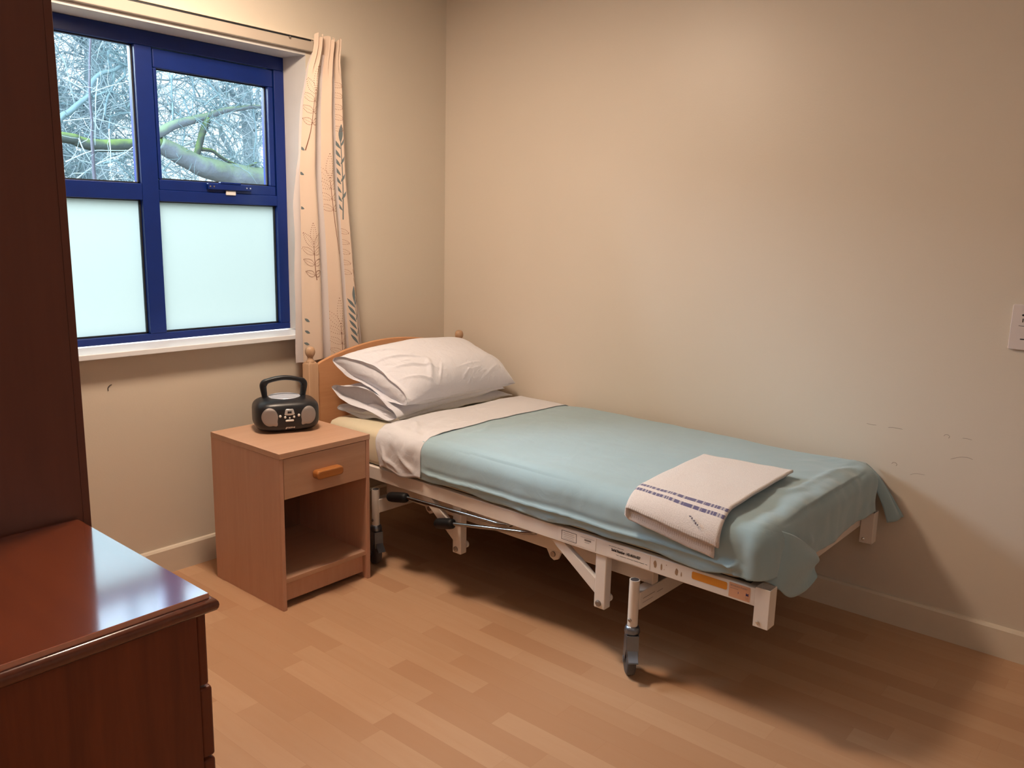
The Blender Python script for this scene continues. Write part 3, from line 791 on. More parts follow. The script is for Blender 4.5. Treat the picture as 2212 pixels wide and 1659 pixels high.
# ------------------------------------------------------------------ bedding
def bedded(o): o.location = BLOC; o.rotation_euler = (0,0,BROT); return o
mb = MB()
def mat_ring(ins, z, r=.05):
    return [(x, y, z) for x, y in rrect(.905-2*ins, 1.96-2*ins, r, 6, .4625, -1.035)]
mb.ring_loft([mat_ring(.02,.4285), mat_ring(.004,.434), mat_ring(0,.45), mat_ring(0,.545), mat_ring(.006,.562), mat_ring(.02,.572), mat_ring(.05,.576), mat_ring(.2,.576)])
o = mb.build('mattress', MATT, smooth=True, auto=60); bedded(o); tag(o, 'mattress in a cream yellow fitted sheet, bare at its head corner', 'mattress')

def fold_field(P, folds):
    d = 0
    for a, b, w, h in folds:
        a, b = Vector(a), Vector(b); ab = b-a
        t = max(0, min(1, (P-a).dot(ab)/ab.length_squared))
        q = (P-(a+ab*t)).length
        fade = math.sin(PI*min(.97, max(.03, t)))
        d += h*math.exp(-(q/w)**2)*fade
    return d
def displace(mb, fn):
    mb.bm.normal_update()
    vs = [(v, v.normal.copy(), fn(v.co.copy(), v.normal)) for v in mb.bm.verts]
    for v, n, d in vs: v.co += n*d

def drape_mesh(xi0, xi1, yi0, yi1, R, ztop, hem_near, hem_foot=None, hem_far=None, nx=70, ny=120, nr=20, extra=0):
    """cloth over the mattress: flat top between (xi0..xi1, yi1..yi0) and rounded skirts on near, foot and far side"""
    mb = MB()
    mb.grid(lambda i, j: Vector((xi0+(xi1-xi0)*i, yi0+(yi1-yi0)*j, ztop)), nx, ny)
    per = []                                              # (x, y, nx, ny, hem drop)
    for j in range(ny+1):
        y = yi0+(yi1-yi0)*j/ny; per.append((xi0, y, -1, 0, hem_near(y)))
    if hem_foot:
        for k in range(1, 14):
            a = PI/2*k/14; per.append((xi0, yi1, -math.cos(a), -math.sin(a), hem_foot(-1 + k/14)))
        for i in range(nx+1):
            x = xi0+(xi1-xi0)*i/nx; per.append((x, yi1, 0, -1, hem_foot(x)))
        for k in range(1, 14):
            a = PI/2*k/14; per.append((xi1, yi1, math.sin(a), -math.cos(a), hem_foot(1 + k/14)))
        for j in range(ny, -1, -1):
            y = yi0+(yi1-yi0)*j/ny; per.append((xi1, y, 1, 0, hem_far(y)))
    strips = [per]
    if not hem_foot:
        strips.append([(xi1, yi0+(yi1-yi0)*j/ny, 1, 0, hem_far(yi0+(yi1-yi0)*j/ny)) for j in range(ny+1)])
    for pr in strips:
        rows = []
        for (x, y, ax, ay, drop) in pr:
            arc = R*PI/2; tot = arc + max(.005, drop-R)
            row = []
            for k in range(nr+1):
                d = tot*k/nr
                if d < arc: o_, z_ = R*math.sin(d/R), R*(1-math.cos(d/R))
                else: o_, z_ = R, R + d-arc
                row.append(mb.bm.verts.new((x+ax*o_, y+ay*o_, ztop-z_)))
            rows.append(row)
        for a, b in zip(rows, rows[1:]):
            for k in range(nr): mb.bm.faces.new((a[k], a[k+1], b[k+1], b[k]))
    bmesh.ops.remove_doubles(mb.bm, verts=mb.bm.verts, dist=.0004)
    bmesh.ops.recalc_face_normals(mb.bm, faces=mb.bm.faces)
    return mb

# bedspread
def hem_foot(x):
    if x < 0: return .155 - .01*(1+x)                     # round the near corner, above the corner post
    if x > 1: return .165 + .05*(x-1)
    if x < .30:
        t = (x-.05)/.25
        return .150 + max(0, .060*math.sin(PI*min(1, max(0, t)))**.6)
    return .165
mb = drape_mesh(.050,.885,-.668,-2.020,.064,.604, lambda y: .163+.006*math.sin(y*9)+.004*math.sin(y*23)-.012*max(0,min(1,(-y-1.90)/.1)), hem_foot, lambda y: .175, 100, 200, 40)
rnd = random.Random(3)
folds = [((.10,-.70,.604),(.30,-.98,.604),.03,.004), ((.35,-.72,.604),(.20,-.80,.604),.015,.004),
         ((.02,-.70,.56),(.09,-.95,.60),.012,.003), ((.0,-.75,.52),(.10,-.80,.60),.010,.003), ((.03,-.84,.57),(.16,-.78,.604),.010,.003)]
for k in range(16):                                        # gathered folds over the foot edge
    x = .10 + .80*k/15 + rnd.uniform(-.02,.02)
    folds.append(((x, -1.86+rnd.uniform(-.06,.04), .604), (x+.10+rnd.uniform(-.03,.08), -2.07, .54-rnd.uniform(0,.05)), .009+rnd.uniform(0,.012), rnd.uniform(.007,.014)))
for k in range(7):
    x = .30+.09*k; folds.append(((x,-1.98+rnd.uniform(-.03,.02),.60),(x+.16,-2.01+rnd.uniform(-.03,.02),.598), .014, rnd.uniform(.004,.008)))
folds += [((-.014,-1.90,.49),(-.014,-2.02,.475),.010,.010), ((-.014,-1.96,.455),(-.014,-2.0,.50),.008,.010), ((.16,-2.0,.60),(.33,-2.10,.47),.014,.012), ((.33,-1.95,.6),(.62,-2.09,.53),.018,.010), ((.52,-1.93,.6),(.80,-2.09,.52),.02,.009)]
side = []
for k in range(26):
    y = -.72-1.2*k/26+rnd.uniform(-.02,.02); z = .455+rnd.uniform(-.015,.02)
    side.append(((-.014,y,z),(-.014,y-rnd.uniform(.05,.11),z+rnd.uniform(-.012,.012)),.006,rnd.uniform(.0015,.0035)))
def base_noise(P): return .0045*noise.noise(P*3.2) + .0030*noise.noise(P*8+Vector((3,1,2))) + .0012*noise.noise(P*21)
def bs_disp(P, n):
    d = base_noise(P)
    foot = max(0, min(1, (-P.y-1.80)/.2)); e_ = max(0, min(1, (-P.y-.685)/.05))
    d += foot*(.007*noise.noise(Vector((P.x*7, P.y*16, P.z*9))) + .004*noise.noise(P*19))
    if P.z > .59: d += .010*math.sin(PI*min(1,max(0,(P.x-.05)/.84))) + .004*math.sin(P.y*5+1)
    # tucked seam line along the near side
    if P.x < .03 and P.y > -1.98:
        zc = .474 + .012*(-P.y-1.2)*.5 + .002*math.sin(P.y*17)
        d += e_*(.007*math.exp(-((P.z-zc)/.0035)**2) - .003*math.exp(-((P.z-zc-.014)/.01)**2 if P.z > zc else -9)) - .006*max(0, min(1, (zc-P.z)/.02))
    d -= .0022*(1-e_)
    d += e_*(fold_field(P, folds) + (fold_field(P, side) if P.x < .05 else 0))
    if P.y < -2.05 and P.z < .47: d += .014*max(0,min(1,(.47-P.z)/.1))*math.sin(P.x*16+.6)
    return d
displace(mb, bs_disp)
# overlapping corner flap at the near foot corner
def flap(u, v):
    A, B, D, E = Vector((.046,-2.034,.603)), Vector((.266,-2.112,.474)), Vector((.228,-2.126,.418)), Vector((.000,-2.050,.452))
    p = (A*(1-u)+B*u)*(1-v) + (E*(1-u)+D*u)*v
    g = min(1, u/.35); g = g*g*(3-2*g)
    bul = math.sin(PI*min(1,u*.9+.05))*math.sin(PI*min(1,v*.8+.15))
    p = p + Vector((-.010*g*(1-u), -.020*bul*g - .034*g*(1-u)**1.5 - .004*g, .020*bul*g))
    p.z -= .060*v*v*math.sin(PI*min(1,max(0,u**1.5)))
    return p + Vector((0,-.006*math.sin(v*9+u*5)*u, .004*math.sin(u*11)*v))
fm = MB(); fm.grid(flap, 30, 30)
fm.bm.verts.ensure_lookup_table()
tmp = bpy.data.meshes.new('tmp'); fm.bm.to_mesh(tmp); fm.bm.free(); mb.bm.from_mesh(tmp)
# bunched flap at the far foot corner, hanging by the wall
def flap2(u, v):
    A, B, D, E = Vector((.900,-1.985,.606)), Vector((.962,-2.02,.590)), Vector((.974,-2.165,.415)), Vector((.925,-2.105,.395))
    p = (A*(1-u)+B*u)*(1-v) + (E*(1-u)+D*u)*v
    return p + Vector((.004*math.sin(v*7)-.004, -.050*math.sin(PI*min(1,u*.8+.3))*math.sin(PI*(.15+.7*v)), .020*math.sin(PI*v)*u))
fm = MB(); fm.grid(flap2, 20, 24); fm.bm.to_mesh(tmp); fm.bm.free(); mb.bm.from_mesh(tmp)
bpy.data.meshes.remove(tmp)
o = mb.build('bedspread', SPREAD, smooth=True); bedded(o); tag(o, 'pale blue-green bedspread covering the bed and tucked round its foot', 'bedspread')
md = o.modifiers.new('thick', 'SOLIDIFY'); md.thickness = .003; md.offset = -1

# white sheet folded back over the top of the bedspread
mb = drape_mesh(.050,.885,-.425,-.690,.065,.605, lambda y: .168+.010*math.sin(y*30), None, lambda y: .17, 84, 60, 26)
sf = [((.05,-.47,.60),(-.014,-.54,.46),.010,.006), ((.10,-.46,.608),(-.01,-.62,.48),.010,.007), ((.06,-.52,.605),(-.014,-.60,.44),.008,.006), ((-.005,-.45,.55),(-.014,-.50,.45),.009,.006),
      ((.16,-.47,.608),(.05,-.60,.60),.012,.006), ((.10,-.58,.608),(-.01,-.66,.50),.008,.006), ((-.01,-.56,.52),(-.015,-.66,.455),.007,.005), ((.30,-.50,.608),(.10,-.53,.608),.012,.004), ((-.012,-.44,.50),(-.015,-.58,.445),.006,.005)]
def sh_disp(P, n):
    near = max(0, min(1, (.25-P.x)/.2))
    d = base_noise(P)
    d += near*(.009*noise.noise(Vector((P.x*10, P.y*14, P.z*10))) + .003*noise.noise(P*30)) + 1.6*fold_field(P, sf)
    if P.z > .59: d += .010*math.sin(PI*min(1,max(0,(P.x-.05)/.84))) + .004*math.sin(P.y*5+1)
    return d + .0016
displace(mb, sh_disp)
for v in mb.bm.verts:                                     # head edge is not ruled straight
    e = max(0, 1-abs(v.co.y+.425)/.08); v.co.y += e*(.012*math.sin(v.co.x*9)+.02*(1-min(1,abs(v.co.x-.1)/.25))*0 - .02*max(0,(.55-v.co.z)/.1))
o = mb.build('top_sheet', SHEET, smooth=True); bedded(o); tag(o, 'white sheet folded back over the head end of the bedspread', 'sheet')
md = o.modifiers.new('thick', 'SOLIDIFY'); md.thickness = .002; md.offset = -1

# pillows: corners BL (head, near), BR (head, wall), FR, FL and fullness
def pillow(label, BL, BR, FR, FL, thick, seed, creases=(), open_end=.0, sag=0, share=.5, bow=.045, fat=2.6, end_h=.25, cap=.02, bulge=-.01):
    BL, BR, FR, FL = map(Vector, (BL, BR, FR, FL))
    nrm = ((BR-BL).cross(BL-FL)).normalized()
    if nrm.z < 0: nrm = -nrm
    mb = MB(); NU, NV = 150, 110
    off = Vector((seed*3.7, seed*1.3, 0))
    def prof(a):                                           # 0 at seam -> 1 in the middle
        return max(0, 1-abs(2*a-1)**fat)
    def surf(sgn):
        def fn(u, v):
            # edges bow inwards between the corners
            uu, vv = 2*u-1, 2*v-1
            pu = u + .030*uu*(-(1-vv*vv))
            pv = v + bow*vv*(-(1-uu*uu))
            p = (BL*(1-pu)+BR*pu)*(1-pv) + (FL*(1-pu)+FR*pu)*pv
            h = (max(prof(u), end_h*max(0, 1-u*2.5))*prof(v))**.55
            p += nrm*(sgn*thick*(share if sgn > 0 else 1-share)*h)
            edge = 1-h
            q = p*1.0 + off
            w = .008*noise.noise(q*6) + .004*noise.noise(Vector((q.x*9, q.y*22, q.z*16)))*(.3+edge) + .003*noise.noise(q*28)*(.2+edge)
            p += nrm*(w*sgn*min(1, h*3+.15)) + nrm*(.010*noise.noise(Vector((u*5, v*5, seed)))*edge)
            if creases: p += nrm*sgn*fold_field(Vector((u, v, 0)), creases)
            p.z -= sag*(abs(uu)**3)
            return p
        return fn
    mb.grid(surf(1), NU, NV); mb.grid(surf(-1), NU, NV)
    if open_end:                                           # open housewife end of the pillowcase
        d = (BL-BR).normalized()
        def lip(sg):
            def fn(u, v):
                p = surf(sg)(0, v) + d*(open_end*u*(.6+.4*math.sin(PI*v))) + nrm*(sg*.014*u*math.sin(PI*v) + .006*math.sin(v*11+seed)*u)
                return p
            return fn
        mb.grid(lip(1), 8, NV); mb.grid(lip(-1), 8, NV)
        mb.grid(lambda u, v: surf(1)(cap, v).lerp(surf(-1)(cap, v), u) + d*(bulge*math.sin(PI*u)*math.sin(PI*v)) + Vector((0,0,.004*math.sin(v*23+u*6)*math.sin(PI*u))), 10, NV)   # the pillow seen inside its case
    o = mb.build('pillow', PILLOWM, smooth=True, merge=.0006); bedded(o)
    return tag(o, label, 'pillow', 'white pillows stacked at the bed head')
cr = [((.02,.35,0),(.30,.62,0),.010,.010), ((.05,.55,0),(.32,.85,0),.010,.009), ((.03,.72,0),(.25,.98,0),.009,.009), ((.06,.15,0),(.24,.42,0),.010,.008), ((.18,.97,0),(.30,.60,0),.020,.012),
      ((.24,.99,0),(.36,.74,0),.008,.007), ((.45,.97,0),(.60,.84,0),.008,.005), ((.65,.98,0),(.85,.85,0),.010,.005), ((.9,.6,0),(.98,.9,0),.02,.008), ((.4,.86,0),(.75,.8,0),.012,.004)]
rp = random.Random(8)
for k in range(34):                                        # crumples at the open end and along the front
    if k < 16: u0, v0 = rp.uniform(.03,.24), rp.uniform(.3,.97); du, dv = rp.uniform(.04,.13), rp.uniform(-.04,.14)
    else: u0, v0 = rp.uniform(.22,.72), rp.uniform(.74,.97); du, dv = rp.uniform(-.04,.10), rp.uniform(-.05,.04)
    cr.append(((u0,v0,0),(u0+du,v0+dv,0), rp.uniform(.004,.008), rp.choice((-1,1))*rp.uniform(.002,.0045)))
pillow('flattest white pillow, lowest of the stack and resting on the mattress', (.055,-.085,.612), (.88,-.08,.612), (.872,-.385,.604), (.150,-.380,.600), .085, 1, cr[2:6], .003, share=.66, end_h=.22, cap=.002, bulge=.018)
pillow('white pillow in the middle of the stack of three', (.040,-.085,.708), (.88,-.085,.700), (.80,-.395,.648), (.150,-.380,.606), .110, 2, cr[1:6], .026, share=.6, end_h=.36, cap=.012, bulge=-.004)
pillow('plump creased white pillow on top of the stack, tilted against the headboard', (.050,-.070,.826), (.868,-.050,.815), (.876,-.395,.664), (.168,-.412,.666), .20, 3, cr, .010, share=.64, bow=.02, fat=3.4, end_h=.17, cap=.001, bulge=.016)

# towel folded over the near edge
def towel_mat():
    m, nt, p, out = new_mat('cream_terry_towel')
    uv = N(nt, 'ShaderNodeUVMap'); uv.uv_map = 'cloth'
    sx = N(nt, 'ShaderNodeSeparateXYZ'); nt.links.new(uv.outputs[0], sx.inputs[0])
    U, V = sx.outputs[0], sx.outputs[1]                    # metres: along hem / down the drop
    def band(a, b): return math_node(nt, 'MULTIPLY', math_node(nt, 'GREATER_THAN', V, a), math_node(nt, 'LESS_THAN', V, b))
    wv = N(nt, 'ShaderNodeTexNoise'); wv.noise_dimensions = '1D'; wv.inputs['Scale'].default_value = 120; wv.inputs['Detail'].default_value = 1
    nt.links.new(U, wv.inputs['W'])
    dash = math_node(nt, 'ADD', .45, math_node(nt, 'MULTIPLY', math_node(nt, 'GREATER_THAN', wv.outputs[0], .47), .5))
    st = math_node(nt, 'MULTIPLY', math_node(nt, 'ADD', band(.428,.440), band(.452,.464)), dash)
    nz = N(nt, 'ShaderNodeTexNoise'); nz.inputs['Scale'].default_value = 320; nz.inputs['Detail'].default_value = 3
    tc = N(nt, 'ShaderNodeTexCoord'); nt.links.new(tc.outputs['Object'], nz.inputs['Vector'])
    base = mix_col(nt, nz.outputs[0], srgb(204,196,194), srgb(238,231,228))
    hem = math_node(nt, 'MULTIPLY', band(.527,.540), math_node(nt, 'GREATER_THAN', math_node(nt, 'FRACT', math_node(nt, 'MULTIPLY', U, 140)), .45))
    c = mix_col(nt, st, base, srgb(92,88,128)); c = mix_col(nt, math_node(nt, 'MULTIPLY', hem, .35), c, srgb(170,150,140))
    nt.links.new(c, p.inputs['Base Color'])
    b = N(nt, 'ShaderNodeBump'); b.inputs['Strength'].default_value = .55; b.inputs['Distance'].default_value = .003
    nt.links.new(math_node(nt, 'SUBTRACT', nz.outputs[0], math_node(nt, 'MULTIPLY', hem, .5)), b.inputs['Height']); nt.links.new(b.outputs[0], p.inputs['Normal'])
    p.inputs['Roughness'].default_value = .95; p.inputs['Sheen Weight'].default_value = .4; p.inputs['Specular IOR Level'].default_value = .1
    return m
TOWEL = towel_mat()
def drape_pt(t, y, off):
    """t metres from the back edge of the towel, over the flat top and down the near side; off lifts it from the bedspread"""
    flat = .415 - .05*0; R = .064+off; arc = R*PI/2
    x_edge = .052
    if t < flat-.0: x, z, n = x_edge + (flat-t), .604, Vector((0,0,1)); base = Vector((x, y, z + .010*math.sin(PI*min(1,max(0,(x-.05)/.84)))))
    elif t < flat+arc:
        a = (t-flat)/R; n = Vector((-math.sin(a),0,math.cos(a))); base = Vector((x_edge,y,.604-.064)) + n*.064
    else: n = Vector((-1,0,0)); base = Vector((x_edge-.064,y,.604-.064-(t-flat-arc)))
    return base + n*off
tw = bpy.data.meshes.new('towel'); tb = bmesh.new(); uvl = tb.loops.layers.uv.new('cloth')
prof = []                                                  # cross-section of the folded towel: lower layer, fold at the head side, upper layer
ya, yb2 = -1.624, -1.935
lo, hi, th = .007, .024, .008
prof = [(yb2+.02, lo)] + [(yb2+.02+(ya-yb2-.03)*k/24, lo) for k in range(1,25)]
prof += [(ya-.010+.010*math.sin(a), (lo+hi)/2-(hi-lo)/2*math.cos(a)) for a in [PI*k/8 for k in range(1,8)]]
prof += [(ya-.010+(yb2-ya+.010)*k/28, hi) for k in range(29)]
def tow(t, k):
    y, off = prof[k]
    skew = .045*(t/.58-.5)*0
    upper = off > .02
    tt = t
    yy = y - .012*(t/.57) + .018*max(0, (.30-t))/.3*((y-ya)/(yb2-ya))*0
    o = off + .003*noise.noise(Vector((y*14, t*9, 1))) + .004*max(0, noise.noise(Vector((y*6, t*5, 4))))
    if not upper: o = max(.006, o)
    if upper: o -= .006*math.exp(-((t-.56)/.03)**2)*0
    fr = (y-ya)/(yb2-ya); tt = t + .030*(fr-.15)*(t/.54)**2
    o += .010*max(0, (t-.46)/.08)*(1-fr)
    p = drape_pt(tt, yy, o)
    # back edge runs slightly askew
    p.x += max(0, (.25-t))/.25*(.035*((y-ya)/(yb2-ya)) - .01)
    return p
NT = 96
Lu = [0]
for k in range(1, len(prof)): Lu.append(Lu[-1]+math.hypot(prof[k][0]-prof[k-1][0], prof[k][1]-prof[k-1][1]))
rows = []
for k in range(len(prof)):
    tot = .540 + (.016 if prof[k][1] < .017 else 0)
    rows.append([(tb.verts.new(tow(tot*i/NT, k)), Lu[k], tot*i/NT) for i in range(NT+1)])
for a, b in zip(rows, rows[1:]):
    for i in range(NT):
        q = (a[i], a[i+1], b[i+1], b[i]); f = tb.faces.new([w_[0] for w_ in q])
        for l, w_ in zip(f.loops, q): l[uvl].uv = (w_[1], w_[2])
bmesh.ops.recalc_face_normals(tb, faces=tb.faces)
tb.to_mesh(tw); tb.free(); tw.materials.append(TOWEL); tw.shade_smooth()
o = bpy.data.objects.new('towel', tw); COL.objects.link(o); bedded(o)
md = o.modifiers.new('thick', 'SOLIDIFY'); md.thickness = .008; md.offset = 0
tag(o, 'cream terry towel with two purple-blue dashed stripes folded on foot of bed', 'towel')
mb = MB()                                                   # small woven mark near the hem
for k, (a, b, w, h) in enumerate(((-1.850,.515,.010,.004),(-1.857,.519,.006,.006),(-1.866,.524,.008,.004),(-1.872,.530,.007,.007),(-1.879,.533,.005,.004))):
    c0 = drape_pt(b, a, .038); mb.sphere(c0, .0035, 8, 6, (.6, w/.008, h/.006))
mb.build('woven_mark', simple('grey_thread', (.25,.24,.30,1), .9), o)

# ------------------------------------------------------------------ switch plate on the right wall
sw = thing('switch_plate', 'white switch plate with black markings at right edge of the right wall', 'switch', (0,-2.66,1.125))
mb = MB(); mb.prism(rrect(.146,.146,.006,4), -.011, .0005, 'yz'); mb.build('plate', simple('plate_white', (.70,.62,.60,1), .4, var=.02), sw, bevel=.003)
mb = MB(); mb.sphere((-.0112,.0405,.0395), .0042, 10, 8, (.1,1,.8)); mb.build('marking', INK, sw); mb = MB(); text_verts('1', .016, lambda a, b: (-.0116, .044-a, .017+b), mb, bold=.0007); mb.build('lettering', INK, sw)
MB().box(-.0116,-.011,.02,.050,.004,.0055).build('marking', INK, sw); mb = MB(); mb.box(-.0116,-.011,.0,.041,-.0395,-.036); mb.build('marking', INK, sw)

# ------------------------------------------------------------------ ceiling light (above the picture)
LX, LY, LZ = -1.54, -.80, 2.48
ld = bpy.data.lights.new('ceiling_lamp', 'AREA'); ld.shape = 'DISK'; ld.size = .34; ld.energy = 38; ld.color = (1,.775,.585)
lo_ = bpy.data.objects.new('ceiling_lamp', ld); COL.objects.link(lo_); lo_.location = (LX,LY,LZ-.005)

pl = bpy.data.lights.new('ceiling_glow', 'POINT'); pl.shadow_soft_size = .13; pl.energy = 5; pl.color = (1,.77,.56)
po_ = bpy.data.objects.new('ceiling_glow', pl); COL.objects.link(po_); po_.location = (LX,LY,LZ-.16)
# added fill lamp, unseen behind the camera, to lift the shadows
el = bpy.data.lights.new('fill_light', 'AREA'); el.shape = 'RECTANGLE'; el.size = 1.3; el.size_y = 1.3; el.energy = 6; el.color = (1,.90,.84)
eo = bpy.data.objects.new('fill_light', el); COL.objects.link(eo); eo.location = (-2.9,-3.75,2.2)
eo.rotation_euler = (Vector((-.5,-1.4,.4))-Vector(eo.location)).to_track_quat('-Z','Y').to_euler()

# ------------------------------------------------------------------ outside
struct(MB().box(-14, 22, .3, 40, -.9, -.6).build('ground', simple('leaf_litter', (.16,.15,.10,1), .9, var=.3, nscale=3)))
def bark(name, base, moss, cover=.5):
    m, nt, p, out = new_mat(name)
    g = N(nt, 'ShaderNodeNewGeometry'); s = N(nt, 'ShaderNodeSeparateXYZ'); nt.links.new(g.outputs['Normal'], s.inputs[0])
    nz = N(nt, 'ShaderNodeTexNoise'); nz.inputs['Scale'].default_value = 9; nz.inputs['Detail'].default_value = 5
    nt.links.new(g.outputs['Position'], nz.inputs['Vector'])
    f = math_node(nt, 'ADD', math_node(nt, 'MULTIPLY', s.outputs[2], .5), nz.outputs[0])
    r = N(nt, 'ShaderNodeValToRGB'); r.color_ramp.elements[0].position = .5+(.5-cover)*.5; r.color_ramp.elements[1].position = .85
    r.color_ramp.elements[0].color = base; r.color_ramp.elements[1].color = moss
    nt.links.new(f, r.inputs[0]); nt.links.new(r.outputs[0], p.inputs['Base Color'])
    b = N(nt, 'ShaderNodeBump'); b.inputs['Strength'].default_value = .6; b.inputs['Distance'].default_value = .03
    nt.links.new(nz.outputs[0], b.inputs['Height']); nt.links.new(b.outputs[0], p.inputs['Normal'])
    p.inputs['Roughness'].default_value = .95; p.inputs['Specular IOR Level'].default_value = .1
    return m
MOSSY = bark('mossy_bark', (.17,.20,.24,1), (.21,.29,.20,1), .6)
MOSSD = bark('dark_mossy_bark', (.07,.09,.09,1), (.15,.23,.08,1), .6)
SAP = bark('sapling_bark', (.11,.11,.14,1), (.15,.17,.18,1), .3)
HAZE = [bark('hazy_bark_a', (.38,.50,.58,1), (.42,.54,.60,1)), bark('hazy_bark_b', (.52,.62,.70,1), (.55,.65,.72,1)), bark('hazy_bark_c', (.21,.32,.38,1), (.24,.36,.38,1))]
def limb(mb, pts, r0, r1, jit=.0, seg=9, dy=0, n=5):
    P = catmull([(x, y+dy*i, z) for i, (x, y, z) in enumerate(pts)], n)
    m = len(P); R_ = []
    for i, p in enumerate(P):
        R_.append((r0+(r1-r0)*i/(m-1))*(1+.12*noise.noise(p*6)))
        P[i] = p + Vector((noise.noise(p*5), noise.noise(p*5+Vector((7,0,0))), noise.noise(p*5+Vector((0,9,0)))))*jit
    mb.tube(P, R_, seg)
def side_twigs(mb, pts, r, n, ln, rng, lv=2, zb=0):
    P = catmull(pts, 4)
    for _ in range(n):
        p = P[rng.randrange(len(P))]
        d = Vector((rng.uniform(-1,1), rng.uniform(-.7,.7), rng.uniform(-.6,1)+zb)).normalized()
        q = [p]
        for k in range(4):
            d = (d + Vector((rng.uniform(-.5,.5), rng.uniform(-.3,.3), rng.uniform(-.4,.4)))).normalized(); q.append(q[-1]+d*ln/4)
        mb.tube(q, [r, r*.85, r*.7, r*.55, r*.35], 4)
        if lv > 1: side_twigs(mb, q, r*.6, 3, ln*.6, rng, lv-1, zb)
rng = random.Random(11)
ft = thing('fallen_tree', 'thick moss-covered limb sweeping across both clear upper panes outside', 'tree', (1.0,4.5,-.6))
FO = Vector((1.0,4.5,-.6))
sh = lambda pts: [(x-FO.x, y-FO.y, z-FO.z) for x, y, z in pts]
mb = MB(); limb(mb, sh([(3.3,4.9,-.6),(2.8,4.7,.6),(2.35,4.55,1.45),(1.93,4.5,1.79),(1.77,4.5,1.83),(1.55,4.5,1.86),(1.33,4.5,1.90),(1.17,4.5,1.93),(1.04,4.5,1.98),(.92,4.5,2.04),(.80,4.5,2.10)]), .155, .072, .015, 14); mb.build('trunk', MOSSY, ft, smooth=True)
mb = MB(); limb(mb, sh([(.82,4.5,2.09),(.6,4.5,2.06),(.34,4.5,2.035),(.17,4.5,2.025),(.06,4.5,2.045),(-.01,4.5,2.065),(-.6,4.6,2.12),(-1.4,4.7,2.05)]), .058, .040, .01, 12); mb.build('limb', MOSSD, ft, smooth=True)
mb = MB(); limb(mb, sh([(.76,4.5,2.17),(.82,4.5,2.2),(.92,4.5,2.26),(1.06,4.5,2.31),(1.23,4.5,2.37),(1.33,4.5,2.41),(1.49,4.5,2.47),(1.66,4.5,2.51),(1.79,4.5,2.54),(2.1,4.5,2.58),(2.6,4.5,2.7)]), .052, .012, .01, 10); mb.build('limb', MOSSY, ft, smooth=True)
mb = MB(); limb(mb, sh([(1.29,4.48,2.37),(1.22,4.48,2.23),(1.18,4.48,2.1),(1.13,4.48,1.96)]), .034, .030, .006, 10); mb.build('limb', MOSSD, ft, smooth=True)
mb = MB(); limb(mb, sh([(1.17,4.48,2.07),(1.31,4.48,2.07),(1.38,4.48,2.03),(1.46,4.48,1.99),(1.55,4.48,1.96),(1.66,4.48,1.94),(1.8,4.48,1.99)]), .019, .011, .008, 8)
mb.build('limb', MOSSD, ft, smooth=True)
mb = MB()
for pts in ([(1.78,4.5,2.53),(1.8,4.5,2.43),(1.82,4.5,2.33),(1.81,4.5,2.21),(1.78,4.5,2.06),(1.82,4.5,1.95)],[(.81,4.5,1.85),(.89,4.5,1.93)],[(.95,4.5,2.72),(.94,4.5,2.61),(.94,4.5,2.42),(.94,4.5,2.31)],[(1.05,4.5,2.54),(1.1,4.5,2.41),(1.13,4.5,2.37)],[(1.32,4.5,2.71),(1.41,4.5,2.61),(1.51,4.5,2.49)],[(1.41,4.5,2.6),(1.32,4.5,2.54),(1.26,4.5,2.49)],[(1.32,4.5,2.52),(1.36,4.5,2.48),(1.41,4.5,2.47)],[(1.3,4.5,2.31),(1.43,4.5,2.28),(1.52,4.5,2.17)],[(1.06,4.5,2.26),(1.03,4.5,2.14),(1.0,4.5,2.04)],[(.86,4.5,2.17),(.92,4.5,2.05),(1.01,4.5,1.92)],[(1.78,4.5,1.99),(1.87,4.5,1.93),(1.95,4.5,1.86)],[(1.49,4.5,1.99),(1.55,4.5,1.93)],[(1.36,4.5,2.0),(1.44,4.5,1.95),(1.51,4.5,1.89)]):
    pts = sh(pts); limb(mb, pts, .009, .006, .012, 6, n=6); side_twigs(mb, pts, .0035, 4, .3, rng)
side_twigs(mb, sh([(1.06,4.5,2.31),(1.33,4.5,2.41),(1.66,4.5,2.51),(2.1,4.5,2.58)]), .005, 16, .45, rng)
side_twigs(mb, sh([(1.5,4.5,1.97),(1.8,4.5,1.95),(2.0,4.5,1.9)]), .004, 12, .35, rng)
mb.build('twigs', HAZE[2], ft, smooth=True)
sp = thing('sapling', 'thin upright sapling standing outside the left upper pane in front of mossy limb', 'tree', (-.19,3.6,-.6))
SO = Vector((-.19,3.6,-.6)); sh2 = lambda pts: [(x-SO.x, y-SO.y, z-SO.z) for x, y, z in pts]
mb = MB(); limb(mb, sh2([(-.13,3.6,-.6),(-.17,3.6,1.0),(-.19,3.6,1.58),(-.2,3.6,1.8),(-.2,3.6,1.95),(-.19,3.6,2.13),(-.185,3.6,2.41),(-.15,3.6,2.79),(-.1,3.6,3.3)]), .018, .006, .006, 8); mb.build('stem', SAP, sp, smooth=True)
mb = MB()
